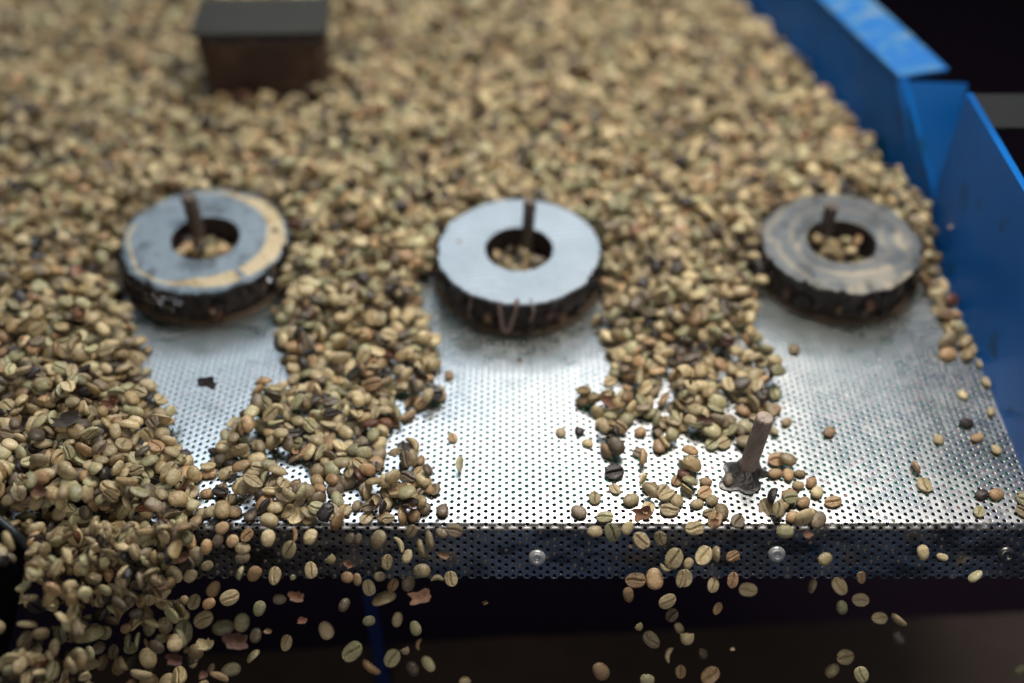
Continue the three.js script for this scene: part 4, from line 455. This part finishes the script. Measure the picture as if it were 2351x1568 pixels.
{ // fine chaff among the beans
  const chaff = new THREE.Group(); chaff.name = 'chaff'; chaff.userData = { label: 'small scraps of brown and straw chaff strewn among the beans', category: 'chaff', kind: 'stuff' }; scene.add(chaff);
  const m = new THREE.MeshPhysicalMaterial({ name: 'chaff', roughness: 0.9, map: speckle, side: THREE.DoubleSide }), tops = beans.filter((b) => b.seen > 6 && !b.air), n = 330, c = new THREE.Color();
  for (let s = 0; s < 3; s++) { const im = shade(new THREE.InstancedMesh(HUSKS[s * 2], m, n / 3)); im.name = 'chaff_scrap'; im.userData = { kind: 'stuff' }; for (let i = 0; i < n / 3; i++) { const b = tops[Math.floor(RH() * tops.length)], k = 0.0012 + 0.0022 * RH() ** 2; im.setMatrixAt(i, MAT.compose(b.p.clone().add(new THREE.Vector3((RH() - 0.5) * 0.006, b.s[0] * 0.55, (RH() - 0.5) * 0.006)), new THREE.Quaternion(RH() - 0.5, RH() - 0.5, RH() - 0.5, RH() - 0.5).normalize(), new THREE.Vector3(k, k, k))); const q = ['r', 'p', 't', 'b', 'k'][Math.floor(RH() * 5)]; c.copy(RGB(...COLOURS[q][Math.floor(RH() * 3)])); im.setColorAt(i, c); } chaff.add(im); }
}

// ---------------------------------------------------------------- below the screen
{
  const wood = tex(512, 256, (u, v) => { const n = tile(u, v, 4, 5, 121), f = tile(u, v, 50, 3, 131); return [0.20 + 0.10 * n + 0.05 * f, 0.15 + 0.08 * n + 0.04 * f, 0.125 + 0.07 * n + 0.04 * f]; }, true);
  const P = [], I = [], U = [], nx = 60, nz = 16; // a dark board: thick slab with an uneven far edge
  const e0 = at(300, 1512, -0.20), e1 = at(2351, 1402, -0.20), Yb = -0.20;
  for (let j = 0; j <= nz; j++) for (let i = 0; i <= nx; i++) { const x = lerp(-0.7, 0.7, i / nx), ze = lerp(e0.z, e1.z, (x - e0.x) / (e1.x - e0.x)) + 0.003 * fbm(x * 9, 1, 1, 3), z = ze + (j < 3 ? 0 : (j - 3) / (nz - 3) * 0.7), y = j < 3 ? Yb - 0.05 + 0.0245 * j : Yb - (j === 3 ? 0 : 0) + 0.002 * fbm(x * 12, z * 12, 3, 3); P.push(x, y, z); U.push(x * 2, (z + y) * 2); }
  for (let j = 0; j < nz; j++) for (let i = 0; i < nx; i++) { const a = j * (nx + 1) + i; I.push(a, a + nx + 1, a + 1, a + 1, a + nx + 1, a + nx + 2); }
  single('board', 'dark brown board lying below the falling beans', 'board', build(P, I, null, U), new THREE.MeshStandardMaterial({ name: 'dark timber', map: wood, roughness: 0.8 }));
  const leg = single('frame_leg', 'dark blue machine leg in the gap below the lip', 'machine leg', new RoundedBoxGeometry(0.008, 0.22, 0.008, 2, 0.001), new THREE.MeshStandardMaterial({ name: 'blue paint', color: RGB(16, 36, 84), roughness: 0.5 })); const lp = at(862, 1440, -0.13); leg.position.set(lp.x, -0.145, lp.z);
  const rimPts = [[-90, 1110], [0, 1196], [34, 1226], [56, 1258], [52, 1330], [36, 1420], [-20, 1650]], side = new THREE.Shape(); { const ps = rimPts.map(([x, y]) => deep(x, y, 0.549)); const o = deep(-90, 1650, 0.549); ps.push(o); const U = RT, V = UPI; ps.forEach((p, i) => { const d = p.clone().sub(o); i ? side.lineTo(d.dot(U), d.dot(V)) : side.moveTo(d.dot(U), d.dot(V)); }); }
  const chute = thing('chute', 'rounded chute rim at the lower corner, black sheet added for the darkness below', 'chute'); const shade_plate = part('shade_plate', new THREE.ExtrudeGeometry(side, { depth: 0.0015, bevelEnabled: false }), new THREE.MeshPhysicalMaterial({ name: 'shade black', color: RGB(5, 5, 6), roughness: 1, specularIntensity: 0.1 }), chute); shade_plate.position.copy(deep(-90, 1650, 0.549)); shade_plate.quaternion.setFromRotationMatrix(new THREE.Matrix4().makeBasis(RT, UPI, BACK));  // black sheet stands in for the darkness in this corner, below the rim
  const curve = new THREE.CatmullRomCurve3([deep(-60, 1140, 0.546), deep(0, 1196, 0.545), deep(34, 1224, 0.545), deep(62, 1256, 0.549)]); part('rim', new THREE.TubeGeometry(curve, 30, 0.0022, 10), new THREE.MeshStandardMaterial({ name: 'dark metal', color: RGB(52, 58, 62), metalness: 0.6, roughness: 0.45 }), chute);
  const fl = single('floor', 'dark floor below the machine', 'floor', new THREE.BoxGeometry(6, 0.02, 6), new THREE.MeshPhysicalMaterial({ name: 'dark floor', color: RGB(32, 22, 32), roughness: 1, specularIntensity: 0.15 })); fl.position.set(0, -0.8, 0); fl.userData = { kind: 'structure' };
}
{ // two unseen blue barrel shapes, added only to give the lip its blue reflection
  const m = new THREE.MeshPhysicalMaterial({ name: 'reflected blue', color: RGB(18, 128, 210), roughness: 0.5 });
  for (const [x, z, r, label] of [[0.045, 0.66, 0.13, 'unseen blue barrel shape added to mirror in the middle of the lip'], [0.40, 0.66, 0.115, 'unseen blue barrel shape added to mirror in the lip by the blue wall']]) {
    const d = thing('lip_reflector', label, 'lip_reflector', [x, -0.79, z], 'blue shapes added for the lip reflection'); const pts = [[0.001, 0], [r * 0.96, 0], [r, 0.02], [r, 0.30], [r * 1.03, 0.31], [r, 0.32], [r, 0.60], [r * 1.03, 0.61], [r, 0.62], [r, 0.88], [r * 0.95, 0.91], [r * 0.93, 0.92]].map((q) => new THREE.Vector2(...q)); part('body', new THREE.LatheGeometry(pts, 48), m, d); part('lid', new THREE.CylinderGeometry(r * 0.93, r * 0.93, 0.012, 48).translate(0, 0.915, 0), m, d);
  }
}
scene.updateMatrixWorld(true);
renderer.render(scene, camera);
